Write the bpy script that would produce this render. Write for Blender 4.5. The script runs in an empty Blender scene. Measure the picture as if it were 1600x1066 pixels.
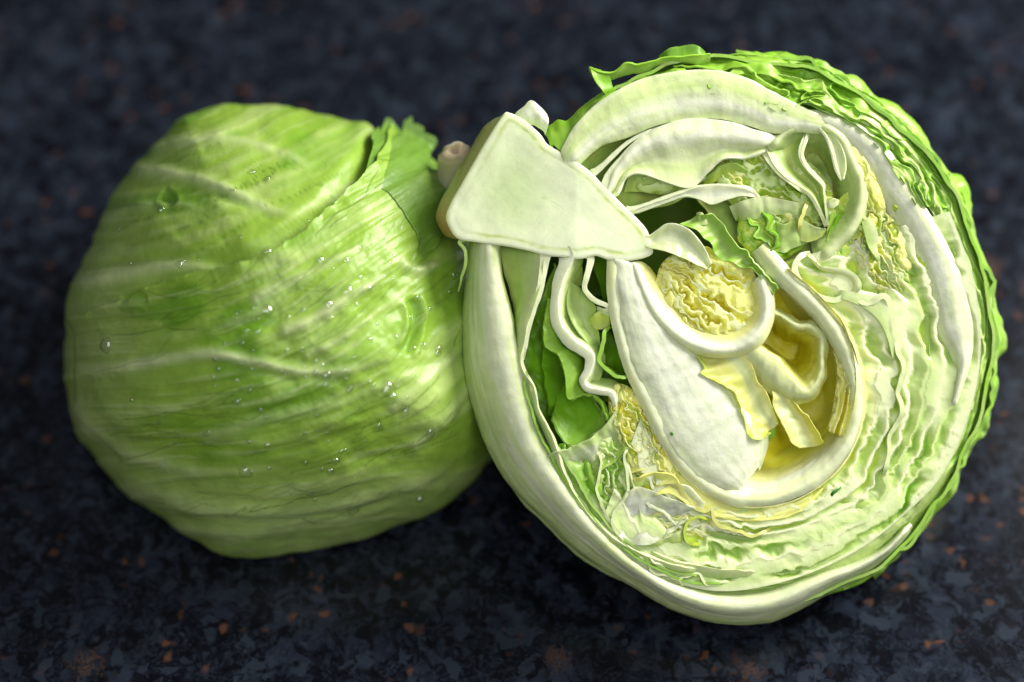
import bpy, math
import numpy as np
from mathutils import Vector

scene = bpy.context.scene
R = math.radians

# ------------------------------------------------------------------ camera
LENS, SENSOR, W_PX, H_PX = 60.0, 36.0, 1600.0, 1066.0
K = SENSOR / LENS / W_PX              # lateral metres per photo pixel per metre of distance
PITCH = R(55)                         # looking down at the worktop
DIST = 0.52                           # camera to the sliced face
AIM = np.array([0.0, 0.0, 0.073])
FWD = np.array([0, math.cos(PITCH), -math.sin(PITCH)])
RIGHT = np.array([1.0, 0, 0])
UP = np.array([0, math.sin(PITCH), math.cos(PITCH)])
CAM = AIM - FWD * DIST
PXM = K * DIST                        # metres per pixel on the sliced face

cam_d = bpy.data.cameras.new("camera")
cam = bpy.data.objects.new("camera", cam_d)
scene.collection.objects.link(cam)
scene.camera = cam
cam.location = CAM
cam.rotation_euler = (math.pi / 2 - PITCH, 0, 0)
cam_d.lens = LENS
cam_d.sensor_width = SENSOR
cam_d.clip_start, cam_d.clip_end = 0.01, 20
cam_d.dof.use_dof = True
cam_d.dof.focus_distance = 0.522
cam_d.dof.aperture_fstop = 2.9

# ------------------------------------------------------------------ world and lamps
world = bpy.data.worlds.new("World")
scene.world = world
world.use_nodes = True
world.node_tree.nodes["Background"].inputs[0].default_value = (0.82, 0.91, 1.0, 1)
world.node_tree.nodes["Background"].inputs[1].default_value = 0.12


def area(name, loc, target, size, power, col):
    d = bpy.data.lights.new(name, 'AREA')
    d.shape = 'RECTANGLE'
    d.size, d.size_y = size
    d.energy = power
    d.color = col
    o = bpy.data.objects.new(name, d)
    scene.collection.objects.link(o)
    o.location = loc
    o.rotation_euler = (Vector(target) - Vector(loc)).to_track_quat('-Z', 'Y').to_euler()
    return o


area("window_light", (0.84, 0.46, 0.66), (0.05, 0, 0.05), (0.55, 0.6), 25.0, (1.0, 0.98, 0.93))
area("fill_light", (0.25, -0.75, 1.3), (0.05, 0, 0.05), (1.3, 1.0), 10.0, (0.98, 0.99, 1.0))  # added fill above and behind the camera to lift the dark interior

scene.view_settings.view_transform = 'Standard'
scene.view_settings.look = 'None'
scene.view_settings.exposure = 0.22
scene.view_settings.gamma = 1.0
try:
    scene.cycles.max_bounces = 12
    scene.cycles.diffuse_bounces = 6
    scene.cycles.transmission_bounces = 8
    scene.cycles.sample_clamp_indirect = 6
except Exception:
    pass


# ------------------------------------------------------------------ maths helpers
def cam_to_world(X, Y, z):
    """pixel-slopes X (right), Y (down) at axis distance z -> world"""
    return (CAM[None, :] + (X * z)[:, None] * RIGHT[None, :] - (Y * z)[:, None] * UP[None, :] + z[:, None] * FWD[None, :])


TILT = 0.10


def at(P):
    """(n,3) px-space points (x, y, depth px) of the sliced head -> world"""
    x, y, w = P[:, 0], P[:, 1], P[:, 2]
    wt = w + np.maximum(x - 1050, -150) * TILT
    z = DIST + wt * PXM
    return cam_to_world((x - W_PX / 2) * K, (y - H_PX / 2) * K, z)


def hash3(ix, iy, iz, seed):
    h = (ix * 374761393 + iy * 668265263 + iz * 2147483647 + seed * 1274126177) & 0xFFFFFFFF
    h = ((h ^ (h >> 13)) * 1274126177) & 0xFFFFFFFF
    h = ((h ^ (h >> 16)) * 2246822519) & 0xFFFFFFFF
    return ((h ^ (h >> 15)) & 0xFFFFFF) / float(0xFFFFFF) * 2 - 1


def vnoise(x, y, z=None, seed=0):
    x = np.asarray(x, float)
    y = np.asarray(y, float)
    z = np.zeros_like(x) if z is None else np.asarray(z, float)
    fx, fy, fz = np.floor(x), np.floor(y), np.floor(z)
    ix, iy, iz = fx.astype(np.int64), fy.astype(np.int64), fz.astype(np.int64)
    tx, ty, tz = x - fx, y - fy, z - fz
    q = lambda t: t * t * t * (t * (t * 6 - 15) + 10)
    tx, ty, tz = q(tx), q(ty), q(tz)
    r = 0
    for dx in (0, 1):
        wx = tx if dx else 1 - tx
        for dy in (0, 1):
            wy = ty if dy else 1 - ty
            for dz in (0, 1):
                wz = tz if dz else 1 - tz
                r = r + wx * wy * wz * hash3(ix + dx, iy + dy, iz + dz, seed)
    return r


def fbm(x, y, z=None, seed=0, oct=3):
    r, a, s = 0, 1.0, 1.0
    for o in range(oct):
        r = r + a * vnoise(np.asarray(x) * s + 13.7 * o, np.asarray(y) * s + 7.1 * o, None if z is None else np.asarray(z) * s, seed + o)
        a *= 0.5
        s *= 2.03
    return r / 1.6


def sstep(a, b, x):
    t = np.clip((x - a) / (b - a), 0, 1)
    return t * t * (3 - 2 * t)


def pts(s):
    return np.array([[float(v) for v in p.split()] for p in s.split(',')])


def spline(P, n):
    """centripetal-ish Catmull-Rom through P, resampled evenly to n points"""
    P = np.asarray(P, float)
    Q = np.vstack([2 * P[0] - P[1], P, 2 * P[-1] - P[-2]])
    out = []
    t = np.linspace(0, 1, 14, endpoint=False)[:, None]
    for i in range(1, len(Q) - 2):
        p0, p1, p2, p3 = Q[i - 1], Q[i], Q[i + 1], Q[i + 2]
        out.append(0.5 * ((2 * p1) + (-p0 + p2) * t + (2 * p0 - 5 * p1 + 4 * p2 - p3) * t ** 2 + (-p0 + 3 * p1 - 3 * p2 + p3) * t ** 3))
    out = np.vstack(out + [Q[-2][None]])
    d = np.r_[0, np.cumsum(np.linalg.norm(np.diff(out, axis=0), axis=1))]
    u = np.linspace(0, d[-1], n)
    return np.stack([np.interp(u, d, out[:, k]) for k in range(out.shape[1])], 1), d[-1]


def offset_curve(c, off):
    t = np.gradient(c, axis=0)
    t /= np.maximum(np.linalg.norm(t, axis=1), 1e-6)[:, None]
    return c + off * np.stack([-t[:, 1], t[:, 0]], 1)


def mix(a, b, t):
    return a * (1 - t) + b * t


# ------------------------------------------------------------------ colours (linear albedo, some with bounced light and cavity shade put in)
WH = (0.79, 0.85, 0.47)
BW = (0.86, 0.90, 0.60)
PW = (0.58, 0.72, 0.26)
PG = (0.46, 0.64, 0.15)
LG = (0.34, 0.60, 0.06)
GR = (0.22, 0.50, 0.015)
DG = (0.12, 0.28, 0.01)  # dark leaf green, also painted into deep cavities as shade
OL = (0.60, 0.70, 0.18)
PY = (0.88, 0.87, 0.27)
YE = (0.84, 0.80, 0.06)
DY = (0.70, 0.62, 0.01)  # heart yellows saturated to include light bounced between the leaves
YG = (0.62, 0.76, 0.08)


# ------------------------------------------------------------------ materials
def new_mat(name):
    m = bpy.data.materials.new(name)
    m.use_nodes = True
    nt = m.node_tree
    nt.nodes.clear()
    return m, nt, nt.nodes, nt.links


def leaf_material(name, rough=0.34, transl=0.3, bump=0.25, sss=0.0, coat=0.25, bscale=420.0, mott=(0.93, 1.05)):
    m, nt, N, L = new_mat(name)
    out = N.new('ShaderNodeOutputMaterial')
    att = N.new('ShaderNodeAttribute'); att.attribute_name = 'tint'
    tc = N.new('ShaderNodeTexCoord')
    n1 = N.new('ShaderNodeTexNoise'); n1.inputs['Scale'].default_value = 160; n1.inputs['Detail'].default_value = 5
    n2 = N.new('ShaderNodeTexNoise'); n2.inputs['Scale'].default_value = bscale; n2.inputs['Detail'].default_value = 4
    n3 = N.new('ShaderNodeTexVoronoi'); n3.inputs['Scale'].default_value = bscale * 1.6
    L.new(tc.outputs['Object'], n1.inputs['Vector'])
    L.new(tc.outputs['Object'], n2.inputs['Vector'])
    L.new(tc.outputs['Object'], n3.inputs['Vector'])
    # gentle mottling of the leaf's own colour
    hsv = N.new('ShaderNodeHueSaturation')
    mr = N.new('ShaderNodeMapRange')
    mr.inputs['From Min'].default_value = 0.3; mr.inputs['From Max'].default_value = 0.7
    mr.inputs['To Min'].default_value = mott[0]; mr.inputs['To Max'].default_value = mott[1]
    L.new(n1.outputs['Fac'], mr.inputs['Value'])
    L.new(mr.outputs[0], hsv.inputs['Value'])
    L.new(att.outputs['Color'], hsv.inputs['Color'])
    add = N.new('ShaderNodeMath'); add.operation = 'ADD'
    mul = N.new('ShaderNodeMath'); mul.operation = 'MULTIPLY'; mul.inputs[1].default_value = 0.35
    L.new(n3.outputs['Distance'], mul.inputs[0])
    L.new(n2.outputs['Fac'], add.inputs[0]); L.new(mul.outputs[0], add.inputs[1])
    add2 = N.new('ShaderNodeMath'); add2.operation = 'MULTIPLY_ADD'; add2.inputs[1].default_value = 1.6
    L.new(n1.outputs['Fac'], add2.inputs[0]); L.new(add.outputs[0], add2.inputs[2])
    bp = N.new('ShaderNodeBump'); bp.inputs['Strength'].default_value = bump; bp.inputs['Distance'].default_value = 0.0008
    L.new(add2.outputs[0], bp.inputs['Height'])
    pr = N.new('ShaderNodeBsdfPrincipled')
    L.new(hsv.outputs[0], pr.inputs['Base Color'])
    pr.inputs['Roughness'].default_value = rough
    pr.inputs['IOR'].default_value = 1.4
    pr.inputs['Coat Weight'].default_value = coat
    pr.inputs['Coat Roughness'].default_value = 0.16
    pr.inputs['Coat IOR'].default_value = 1.33
    wet = N.new('ShaderNodeTexNoise'); wet.inputs['Scale'].default_value = 75; wet.inputs['Detail'].default_value = 5
    L.new(tc.outputs['Object'], wet.inputs['Vector'])
    wr_ = N.new('ShaderNodeMapRange'); wr_.inputs['From Min'].default_value = 0.4; wr_.inputs['From Max'].default_value = 0.62
    wr_.inputs['To Min'].default_value = 0.08; wr_.inputs['To Max'].default_value = 0.45
    L.new(wet.outputs['Fac'], wr_.inputs['Value']); L.new(wr_.outputs[0], pr.inputs['Coat Roughness'])
    if sss:
        pr.inputs['Subsurface Weight'].default_value = sss
        pr.inputs['Subsurface Radius'].default_value = (1.0, 1.0, 0.8)
        pr.inputs['Subsurface Scale'].default_value = 0.005
    L.new(bp.outputs[0], pr.inputs['Normal'])
    if transl:
        tr = N.new('ShaderNodeBsdfTranslucent')
        L.new(hsv.outputs[0], tr.inputs['Color']); L.new(bp.outputs[0], tr.inputs['Normal'])
        mx = N.new('ShaderNodeMixShader'); mx.inputs[0].default_value = transl
        L.new(pr.outputs[0], mx.inputs[1]); L.new(tr.outputs[0], mx.inputs[2])
        L.new(mx.outputs[0], out.inputs['Surface'])
    else:
        L.new(pr.outputs[0], out.inputs['Surface'])
    return m


M_LEAF = leaf_material('wet_inner_leaf', transl=0.28, bump=0.12, rough=0.4)
M_RIB = leaf_material('crisp_cut_rib', transl=0.0, sss=0.5, rough=0.36, bump=0.13, coat=0.3, bscale=600)
M_PACK = leaf_material('thin_packed_leaf', transl=0.0, sss=0.6, rough=0.38, bump=0.08, coat=0.35, bscale=600)
M_CORE = leaf_material('cut_core_flesh', transl=0.0, sss=0.6, rough=0.36, bump=0.07, coat=0.4, bscale=700)
M_OUT = leaf_material('glossy_outer_leaf', transl=0.2, rough=0.40, bump=0.14, coat=0.30, bscale=380)


def water_material():
    m, nt, N, L = new_mat('water_drop')
    out = N.new('ShaderNodeOutputMaterial')
    tr = N.new('ShaderNodeBsdfTransparent'); tr.inputs['Color'].default_value = (0.97, 0.99, 0.95, 1)
    lw = N.new('ShaderNodeLayerWeight'); lw.inputs['Blend'].default_value = 0.35
    rmp = N.new('ShaderNodeValToRGB')
    rmp.color_ramp.elements[0].position = 0.3; rmp.color_ramp.elements[0].color = (1, 1, 1, 1)
    rmp.color_ramp.elements[1].position = 0.95; rmp.color_ramp.elements[1].color = (0.62, 0.72, 0.55, 1)  # dark rim tint put in to stand for refracted light
    L.new(lw.outputs['Facing'], rmp.inputs[0]); L.new(rmp.outputs[0], tr.inputs['Color'])
    gl = N.new('ShaderNodeBsdfGlossy'); gl.inputs['Roughness'].default_value = 0.06
    mx = N.new('ShaderNodeMixShader')
    mx.inputs[0].default_value = 0.16
    L.new(tr.outputs[0], mx.inputs[1]); L.new(gl.outputs[0], mx.inputs[2])
    L.new(mx.outputs[0], out.inputs['Surface'])
    return m


M_WATER = water_material()


def granite_material():
    m, nt, N, L = new_mat('polished_dark_granite')
    out = N.new('ShaderNodeOutputMaterial')
    pr = N.new('ShaderNodeBsdfPrincipled')
    tc = N.new('ShaderNodeTexCoord')

    def noise(scale, detail=4, dist=0.0, rough=0.55):
        n = N.new('ShaderNodeTexNoise')
        n.inputs['Scale'].default_value = scale; n.inputs['Detail'].default_value = detail
        n.inputs['Distortion'].default_value = dist; n.inputs['Roughness'].default_value = rough
        L.new(tc.outputs['Object'], n.inputs['Vector'])
        return n

    def ramp(src, stops):
        r = N.new('ShaderNodeValToRGB')
        while len(r.color_ramp.elements) < len(stops):
            r.color_ramp.elements.new(0.5)
        for e, (p, c) in zip(r.color_ramp.elements, stops):
            e.position = p; e.color = (*c, 1)
        L.new(src, r.inputs[0])
        return r

    def mixc(fac, a, b):
        x = N.new('ShaderNodeMix'); x.data_type = 'RGBA'
        L.new(fac, x.inputs[0])
        for s, i in ((a, 6), (b, 7)):
            if isinstance(s, tuple):
                x.inputs[i].default_value = (*s, 1)
            else:
                L.new(s, x.inputs[i])
        return x.outputs[2]

    # warped coordinates so the crystals have ragged outlines
    w = noise(190, 3)
    wv = N.new('ShaderNodeVectorMath'); wv.operation = 'MULTIPLY_ADD'
    wv.inputs[1].default_value = (0.006, 0.006, 0.006)
    L.new(w.outputs['Color'], wv.inputs[0]); L.new(tc.outputs['Object'], wv.inputs[2])

    def voro(scale, feature='F1'):
        v = N.new('ShaderNodeTexVoronoi'); v.inputs['Scale'].default_value = scale; v.feature = feature
        L.new(wv.outputs[0], v.inputs['Vector'])
        return v
    v1 = voro(95)
    bw = N.new('ShaderNodeRGBToBW'); L.new(v1.outputs['Color'], bw.inputs[0])
    base = ramp(bw.outputs[0], [(0.0, (0.0015, 0.002, 0.004)), (0.42, (0.0025, 0.0032, 0.006)), (0.62, (0.009, 0.0115, 0.020)), (1.0, (0.022, 0.029, 0.046))])
    big = noise(42, 6, 0.8)
    bm = ramp(big.outputs['Fac'], [(0.42, (0, 0, 0)), (0.60, (1, 1, 1))])
    c1 = mixc(bm.outputs[0], (0.003, 0.004, 0.007), base.outputs[0])
    fine = noise(330, 6, 1.5, 0.7)
    fm = ramp(fine.outputs['Fac'], [(0.46, (0, 0, 0)), (0.68, (0.75, 0.75, 0.75))])
    c2 = mixc(fm.outputs[0], c1, (0.024, 0.031, 0.046))
    v5 = voro(240); bw5 = N.new('ShaderNodeRGBToBW'); L.new(v5.outputs['Color'], bw5.inputs[0])
    s5 = ramp(bw5.outputs[0], [(0.60, (0, 0, 0)), (0.8, (0.8, 0.8, 0.8))])
    c2 = mixc(s5.outputs[0], c2, (0.022, 0.029, 0.042))
    blk = noise(150, 5, 1.0)
    bk = ramp(blk.outputs['Fac'], [(0.50, (0, 0, 0)), (0.60, (0.85, 0.85, 0.85))])
    c3 = mixc(bk.outputs[0], c2, (0.0015, 0.0015, 0.003))
    # copper flecks: small grains that gather in loose groups
    v2 = voro(210)
    gate = noise(38, 3, 0.6)
    g1 = ramp(v2.outputs['Distance'], [(0.20, (1, 1, 1)), (0.42, (0, 0, 0))])
    bw2 = N.new('ShaderNodeRGBToBW'); L.new(v2.outputs['Color'], bw2.inputs[0])
    g2 = ramp(bw2.outputs[0], [(0.66, (0, 0, 0)), (0.72, (1, 1, 1))])
    g3 = ramp(gate.outputs['Fac'], [(0.50, (0, 0, 0)), (0.60, (1, 1, 1))])
    mm = N.new('ShaderNodeMath'); mm.operation = 'MULTIPLY'
    L.new(g1.outputs[0], mm.inputs[0]); L.new(g2.outputs[0], mm.inputs[1])
    mm2 = N.new('ShaderNodeMath'); mm2.operation = 'MULTIPLY'
    L.new(mm.outputs[0], mm2.inputs[0]); L.new(g3.outputs[0], mm2.inputs[1])
    c4 = mixc(mm2.outputs[0], c3, (0.085, 0.038, 0.022))
    # a few big rosy brown crystals
    v3 = voro(34)
    bw3 = N.new('ShaderNodeRGBToBW'); L.new(v3.outputs['Color'], bw3.inputs[0])
    h1 = ramp(bw3.outputs[0], [(0.90, (0, 0, 0)), (0.92, (1, 1, 1))])
    h2 = ramp(v3.outputs['Distance'], [(0.22, (1, 1, 1)), (0.36, (0, 0, 0))])
    hn = ramp(fine.outputs['Fac'], [(0.35, (0.15, 0.15, 0.15)), (0.6, (1, 1, 1))])
    hm = N.new('ShaderNodeMath'); hm.operation = 'MULTIPLY'
    L.new(h1.outputs[0], hm.inputs[0]); L.new(h2.outputs[0], hm.inputs[1])
    hm2 = N.new('ShaderNodeMath'); hm2.operation = 'MULTIPLY'
    L.new(hm.outputs[0], hm2.inputs[0]); L.new(hn.outputs[0], hm2.inputs[1])
    c5 = mixc(hm2.outputs[0], c4, (0.075, 0.036, 0.026))
    # three big rosy brown crystals near the front edge, flat in the stone
    last = c5
    for (gx, gy), gr in zip(((-0.1335, -0.0735), (0.0142, -0.071), (0.0746, -0.0755)), (0.0065, 0.0065, 0.0060)):
        dn = N.new('ShaderNodeVectorMath'); dn.operation = 'DISTANCE'
        dn.inputs[1].default_value = (gx + 0.003, gy + 0.003, 0.003)
        L.new(wv.outputs[0], dn.inputs[0])
        mg = N.new('ShaderNodeMath'); mg.operation = 'MULTIPLY_ADD'; mg.inputs[1].default_value = 0.045
        L.new(fine.outputs['Fac'], mg.inputs[0]); L.new(dn.outputs['Value'], mg.inputs[2])
        rr_ = N.new('ShaderNodeMapRange'); rr_.inputs['From Min'].default_value = gr + 0.0175; rr_.inputs['From Max'].default_value = gr + 0.0205
        rr_.inputs['To Min'].default_value = 0.9; rr_.inputs['To Max'].default_value = 0.0
        L.new(mg.outputs[0], rr_.inputs['Value'])
        tone = ramp(fine.outputs['Fac'], [(0.35, (0.018, 0.014, 0.016)), (0.5, (0.075, 0.045, 0.036)), (0.68, (0.16, 0.105, 0.085))])
        last = mixc(rr_.outputs[0], last, tone.outputs[0])
    c5 = last
    L.new(c5, pr.inputs['Base Color'])
    pr.inputs['Roughness'].default_value = 0.17
    pr.inputs['Specular IOR Level'].default_value = 0.22
    pr.inputs['IOR'].default_value = 1.5
    L.new(pr.outputs[0], out.inputs['Surface'])
    return m


M_GRANITE = granite_material()


# ------------------------------------------------------------------ mesh linking
def link(name, verts, faces, mat, parent=None, cols=None, label=None, kind=None, cat=None, group=None):
    me = bpy.data.meshes.new(name)
    verts = np.asarray(verts, float)
    if parent is not None:
        verts = verts - np.array(parent.location)
    faces = np.asarray(faces, np.int32)
    nf = len(faces)
    k = faces.shape[1]
    me.vertices.add(len(verts))
    me.vertices.foreach_set('co', verts.astype(np.float32).ravel())
    me.loops.add(nf * k)
    me.loops.foreach_set('vertex_index', faces.ravel())
    me.polygons.add(nf)
    me.polygons.foreach_set('loop_start', np.arange(0, nf * k, k, dtype=np.int32))
    me.polygons.foreach_set('loop_total', np.full(nf, k, np.int32))
    me.polygons.foreach_set('use_smooth', np.ones(nf, bool))
    me.update(calc_edges=True)
    if cols is not None:
        a = me.attributes.new('tint', 'FLOAT_COLOR', 'POINT')
        c = np.ones((len(verts), 4), np.float32)
        c[:, :3] = np.clip(cols, 0.002, 0.95)
        a.data.foreach_set('color', c.ravel())
    me.materials.append(mat)
    o = bpy.data.objects.new(name, me)
    scene.collection.objects.link(o)
    if parent is not None:
        o.parent = parent
    for key, v in (('label', label), ('kind', kind), ('category', cat), ('group', group)):
        if v:
            o[key] = v
    return o


def thing(name, label, cat, loc):
    o = bpy.data.objects.new(name, None)
    o.empty_display_size = 0.02
    scene.collection.objects.link(o)
    o.location = loc
    o['label'] = label
    o['category'] = cat
    return o


def grid_faces(n, m, base=0, flip=False):
    i, j = np.meshgrid(np.arange(n - 1), np.arange(m - 1), indexing='ij')
    a = (i * m + j).ravel() + base
    f = np.stack([a, a + m, a + m + 1, a + 1], 1)
    return f[:, ::-1] if flip else f


def sheet(P, thick, face_col, edge_col, to_world, name, mat, parent, label=None, edge_round=0.0, back_col=None):
    """P (n,m,3) mid-surface in px space -> closed thin body with rounded rims"""
    n, m, _ = P.shape
    du = np.gradient(P, axis=0); dv = np.gradient(P, axis=1)
    N = np.cross(du, dv)
    N /= np.maximum(np.linalg.norm(N, axis=2), 1e-6)[..., None]
    th = thick[..., None] / 2
    A = P + N * th
    B = P - N * th
    # round the rim outward a little
    per = np.r_[[(i, 0) for i in range(n)], [(n - 1, j) for j in range(1, m)], [(i, m - 1) for i in range(n - 2, -1, -1)], [(0, j) for j in range(m - 2, 0, -1)]]
    pi, pj = per[:, 0], per[:, 1]
    mid = P[pi, pj].copy()
    outv = np.zeros_like(mid)
    tu = du / np.maximum(np.linalg.norm(du, axis=2), 1e-6)[..., None]
    tv = dv / np.maximum(np.linalg.norm(dv, axis=2), 1e-6)[..., None]
    outv += np.where((pi == 0)[:, None], -tu[pi, pj], 0) + np.where((pi == n - 1)[:, None], tu[pi, pj], 0)
    outv += np.where((pj == 0)[:, None], -tv[pi, pj], 0) + np.where((pj == m - 1)[:, None], tv[pi, pj], 0)
    mid = mid + outv * (thick[pi, pj] * edge_round)[:, None]
    nm = n * m
    q = len(per)
    V = np.vstack([A.reshape(-1, 3), B.reshape(-1, 3), mid, A[pi, pj], B[pi, pj]])
    ic = 2 * nm + np.arange(q)
    ia = ic + q
    ib = ic + 2 * q
    nx = np.roll(np.arange(q), -1)
    F = np.vstack([grid_faces(n, m), grid_faces(n, m, nm, True),
                   np.stack([ia, ic, ic[nx], ia[nx]], 1), np.stack([ic, ib, ib[nx], ic[nx]], 1)])
    C = np.vstack([face_col.reshape(-1, 3), (face_col if back_col is None else back_col).reshape(-1, 3)] + [edge_col[pi, pj]] * 3)
    return link(name, to_world(V), F, mat, parent, C, label)


HEAD_C = np.array([1140.0, 535.0])
CORE_LINE = pts("806 180, 846 212, 856 226, 876 238, 896 250, 922 268, 945 292, 975 322, 998 344, 1012 362, 1020 388, 1018 398, 1000 405, 975 408, 930 402, 880 402, 825 392, 765 382, 730 376")


def core_gap(p):
    q, _ = spline(CORE_LINE, 80)
    return float(np.min(np.hypot(q[:, 0] - p[0], q[:, 1] - p[1])))


def extend(c, ends):
    """run a curve that starts at the core a little way into it"""
    if ends[0]:
        d = np.array([850.0, 315.0]) - c[0]
        c = np.vstack([c[0] + d / np.linalg.norm(d) * 9, c])
    if ends[1]:
        d = np.array([850.0, 315.0]) - c[-1]
        c = np.vstack([c, c[-1] + d / np.linalg.norm(d) * 9])
    return c

_seed = [11]


def leaf(levels, t=4.0, cols=(PW, PG), edge=WH, fr=(0, 30), wr=(2.0, 45), depth=45, off=0.0, streak=0.0, c2=None,
         patch=0.0, name='leaf', mat=None, parent=None, label=None, bowl=1.0, taper=0.6, stp=3.2, wob=2.0, tpow=1.0, dive=None, sink=None):
    """A leaf as a thin body lofted through curves.
    levels: list of (depth, 'x y, x y...') or (depth, offset of the first curve); a bare string is a leaf edge running into the head"""
    _seed[0] += 7
    sd = _seed[0]
    if isinstance(levels, str):
        if fr[0] >= 2.5 and off == 0.0:
            off = (14.0, -11.0, 8.0)[(_seed[0] // 7) % 3]
        levels = [(0, levels), (depth, off)]
    base = pts(levels[0][1])
    ends = [core_gap(base[0]) < 26, core_gap(base[-1]) < 26]
    levels = [(w, extend(pts(c), ends)) if isinstance(c, str) else (w, c) for w, c in levels]
    base = levels[0][1]
    _, length = spline(base, 50)
    n = int(max(14, min(520, length / stp)))
    c0, _ = spline(base, n)
    curves, ws = [], []
    for w, c in levels:
        if not isinstance(c, (int, float)):
            cc, _ = spline(c, n)
        else:
            cc = offset_curve(c0, c)
            if bowl:
                s = math.sqrt(max(0.05, 1 - (max(w, 0) / 430.0) ** 2))
                cc = HEAD_C + (cc - HEAD_C) * (1 - (1 - s) * bowl)
        curves.append(np.c_[cc, np.full(n, float(w))])
        ws.append(w)
    L = np.array(curves)                        # (k, n, 3)
    k = len(L)
    span = np.r_[0, np.cumsum([np.mean(np.linalg.norm(L[i + 1] - L[i], axis=1)) + 1e-3 for i in range(k - 1)])]
    m = int(max(5, min(60, span[-1] / stp)))
    tt = np.linspace(0, span[-1], m)
    # smooth interpolation across the levels
    P = np.zeros((n, m, 3))
    for j, tv in enumerate(tt):
        i = min(k - 2, int(np.searchsorted(span, tv, side='right')) - 1)
        i = max(i, 0)
        a = (tv - span[i]) / (span[i + 1] - span[i])
        if k == 2:
            P[:, j] = mix(L[0], L[1], a)
        else:
            p0 = L[i - 1] if i > 0 else 2 * L[0] - L[1]
            p3 = L[i + 2] if i + 2 < k else 2 * L[-1] - L[-2]
            p1, p2 = L[i], L[i + 1]
            P[:, j] = 0.5 * ((2 * p1) + (-p0 + p2) * a + (2 * p0 - 5 * p1 + 4 * p2 - p3) * a ** 2 + (-p0 + 3 * p1 - 3 * p2 + p3) * a ** 3)
    u = np.linspace(0, length, n)[:, None] * np.ones((1, m))
    v = np.ones((n, 1)) * tt[None, :]
    vn = v / max(span[-1], 1e-3)
    du = np.gradient(P, axis=0); dv = np.gradient(P, axis=1)
    N = np.cross(du, dv); N /= np.maximum(np.linalg.norm(N, axis=2), 1e-6)[..., None]
    wa = wr[0] * (0.45 if mat is M_RIB else 0.9)
    d = wa * fbm(u / wr[1], v / (wr[1] * 1.3), seed=sd)
    if fr[0]:
        ph = u / fr[1] + 0.35 * vnoise(v / 26, u / 60, seed=sd + 5) * 1.2
        d = d + fr[0] * (vnoise(ph, v / 40, seed=sd + 2) * 1.3 + 0.45 * vnoise(ph * 2.3, v / 22, seed=sd + 3))
    endt = sstep(0, 14, u) * sstep(0, 14, length - u)
    d = d * (0.25 + 0.75 * endt)
    if True:
        d = d + 0.8 * fbm(u / 60, v / 3.6, seed=sd + 16) + 0.35 * fbm(u / 9, v / 7, seed=sd + 17)
    P = P + N * d[..., None]
    # uneven cut line: the edge sits a bit higher or lower than its neighbours
    if sink:
        P[..., 2] += sink[2] * sstep(sink[0], sink[1], P[..., 1])
    if True:
        if ends[0]:
            P[..., 2] += (6 if len(levels) > 2 else 4) * np.exp(-u / 13)
        if ends[1]:
            P[..., 2] += 6 * np.exp(-(length - u) / 13)
    P[..., 2] += endt * (wob * fbm(u / 38, v * 0, seed=sd + 9) + (fr[0] * 0.35) * vnoise(u / max(fr[1] * 0.7, 8), v * 0, seed=sd + 12)) * (1 - vn * 0.5)
    # loose ends tuck down between the neighbours
    dl = min(22.0, length * 0.22)
    dp = dive if dive is not None else (12 if len(levels) == 2 else 6)
    if not ends[0]:
        P[..., 2] += dp * (1 - sstep(0, dl, u)) ** 1.5
    if not ends[1]:
        P[..., 2] += dp * (1 - sstep(0, dl, length - u)) ** 1.5
    if isinstance(t, (tuple, list)):
        tu = np.interp(np.linspace(0, 1, n), np.linspace(0, 1, len(t)), t)[:, None]
    else:
        tu = np.full((n, 1), float(t))
    if ends[0]:
        tu = tu * (1 + 0.5 * np.exp(-u[:, :1] / 16))
    th = tu * (1 - (1 - taper) * vn ** tpow) * (1 + 0.22 * fbm(u / 22, v / 30, seed=sd + 4))
    cc = np.array(cols, float)
    pos = np.linspace(0, 1, len(cc)) if len(cc) > 1 else None
    FC = np.stack([np.interp(vn, pos, cc[:, q]) for q in range(3)], -1) if len(cc) > 1 else np.broadcast_to(cc[0], (n, m, 3)).copy()  # ramp from cut edge inward; deep tones also carry a bounced-light tint
    if streak:
        c2_ = np.array(c2 if c2 is not None else PG)
        mk = sstep(0.05, 0.55, fbm(u / 95 + 0.3 * vnoise(v / 20, u / 50, seed=sd), v / 7.0, seed=sd + 6)) * streak
        FC = FC * (1 - mk[..., None]) + c2_ * mk[..., None]
    if True:
        fb = fbm(u / 70, v / 2.6, seed=sd + 14)
        fb2 = fbm(u / 26, v / 9, seed=sd + 15)
        FC = FC * (1 + 0.07 * fb + 0.05 * fb2)[..., None] * np.array([1 - 0.0, 1.0, 1.0])
        g_ = (0.30 * sstep(0.1, 0.7, fb2))[..., None]
        FC = FC * (1 - g_) + FC * np.array([0.86, 0.97, 0.66]) * g_
    if patch:
        c2_ = np.array(c2 if c2 is not None else PG)
        mk = sstep(0.0, 0.5, fbm(u / 30, v / 16, seed=sd + 8)) * patch
        FC = FC * (1 - mk[..., None]) + c2_ * mk[..., None]
    ec = np.broadcast_to(np.array(edge, float), (n, m, 3))
    # the cut flesh colour reaches a couple of pixels down both faces
    k0 = np.clip(1 - v / 5.0, 0, 1)[..., None] * 0.7
    FC = FC * (1 - k0) + ec * k0
    return sheet(P, np.maximum(th, 0.8), FC, ec, at, name, mat or M_LEAF, parent or RH, label)


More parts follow.
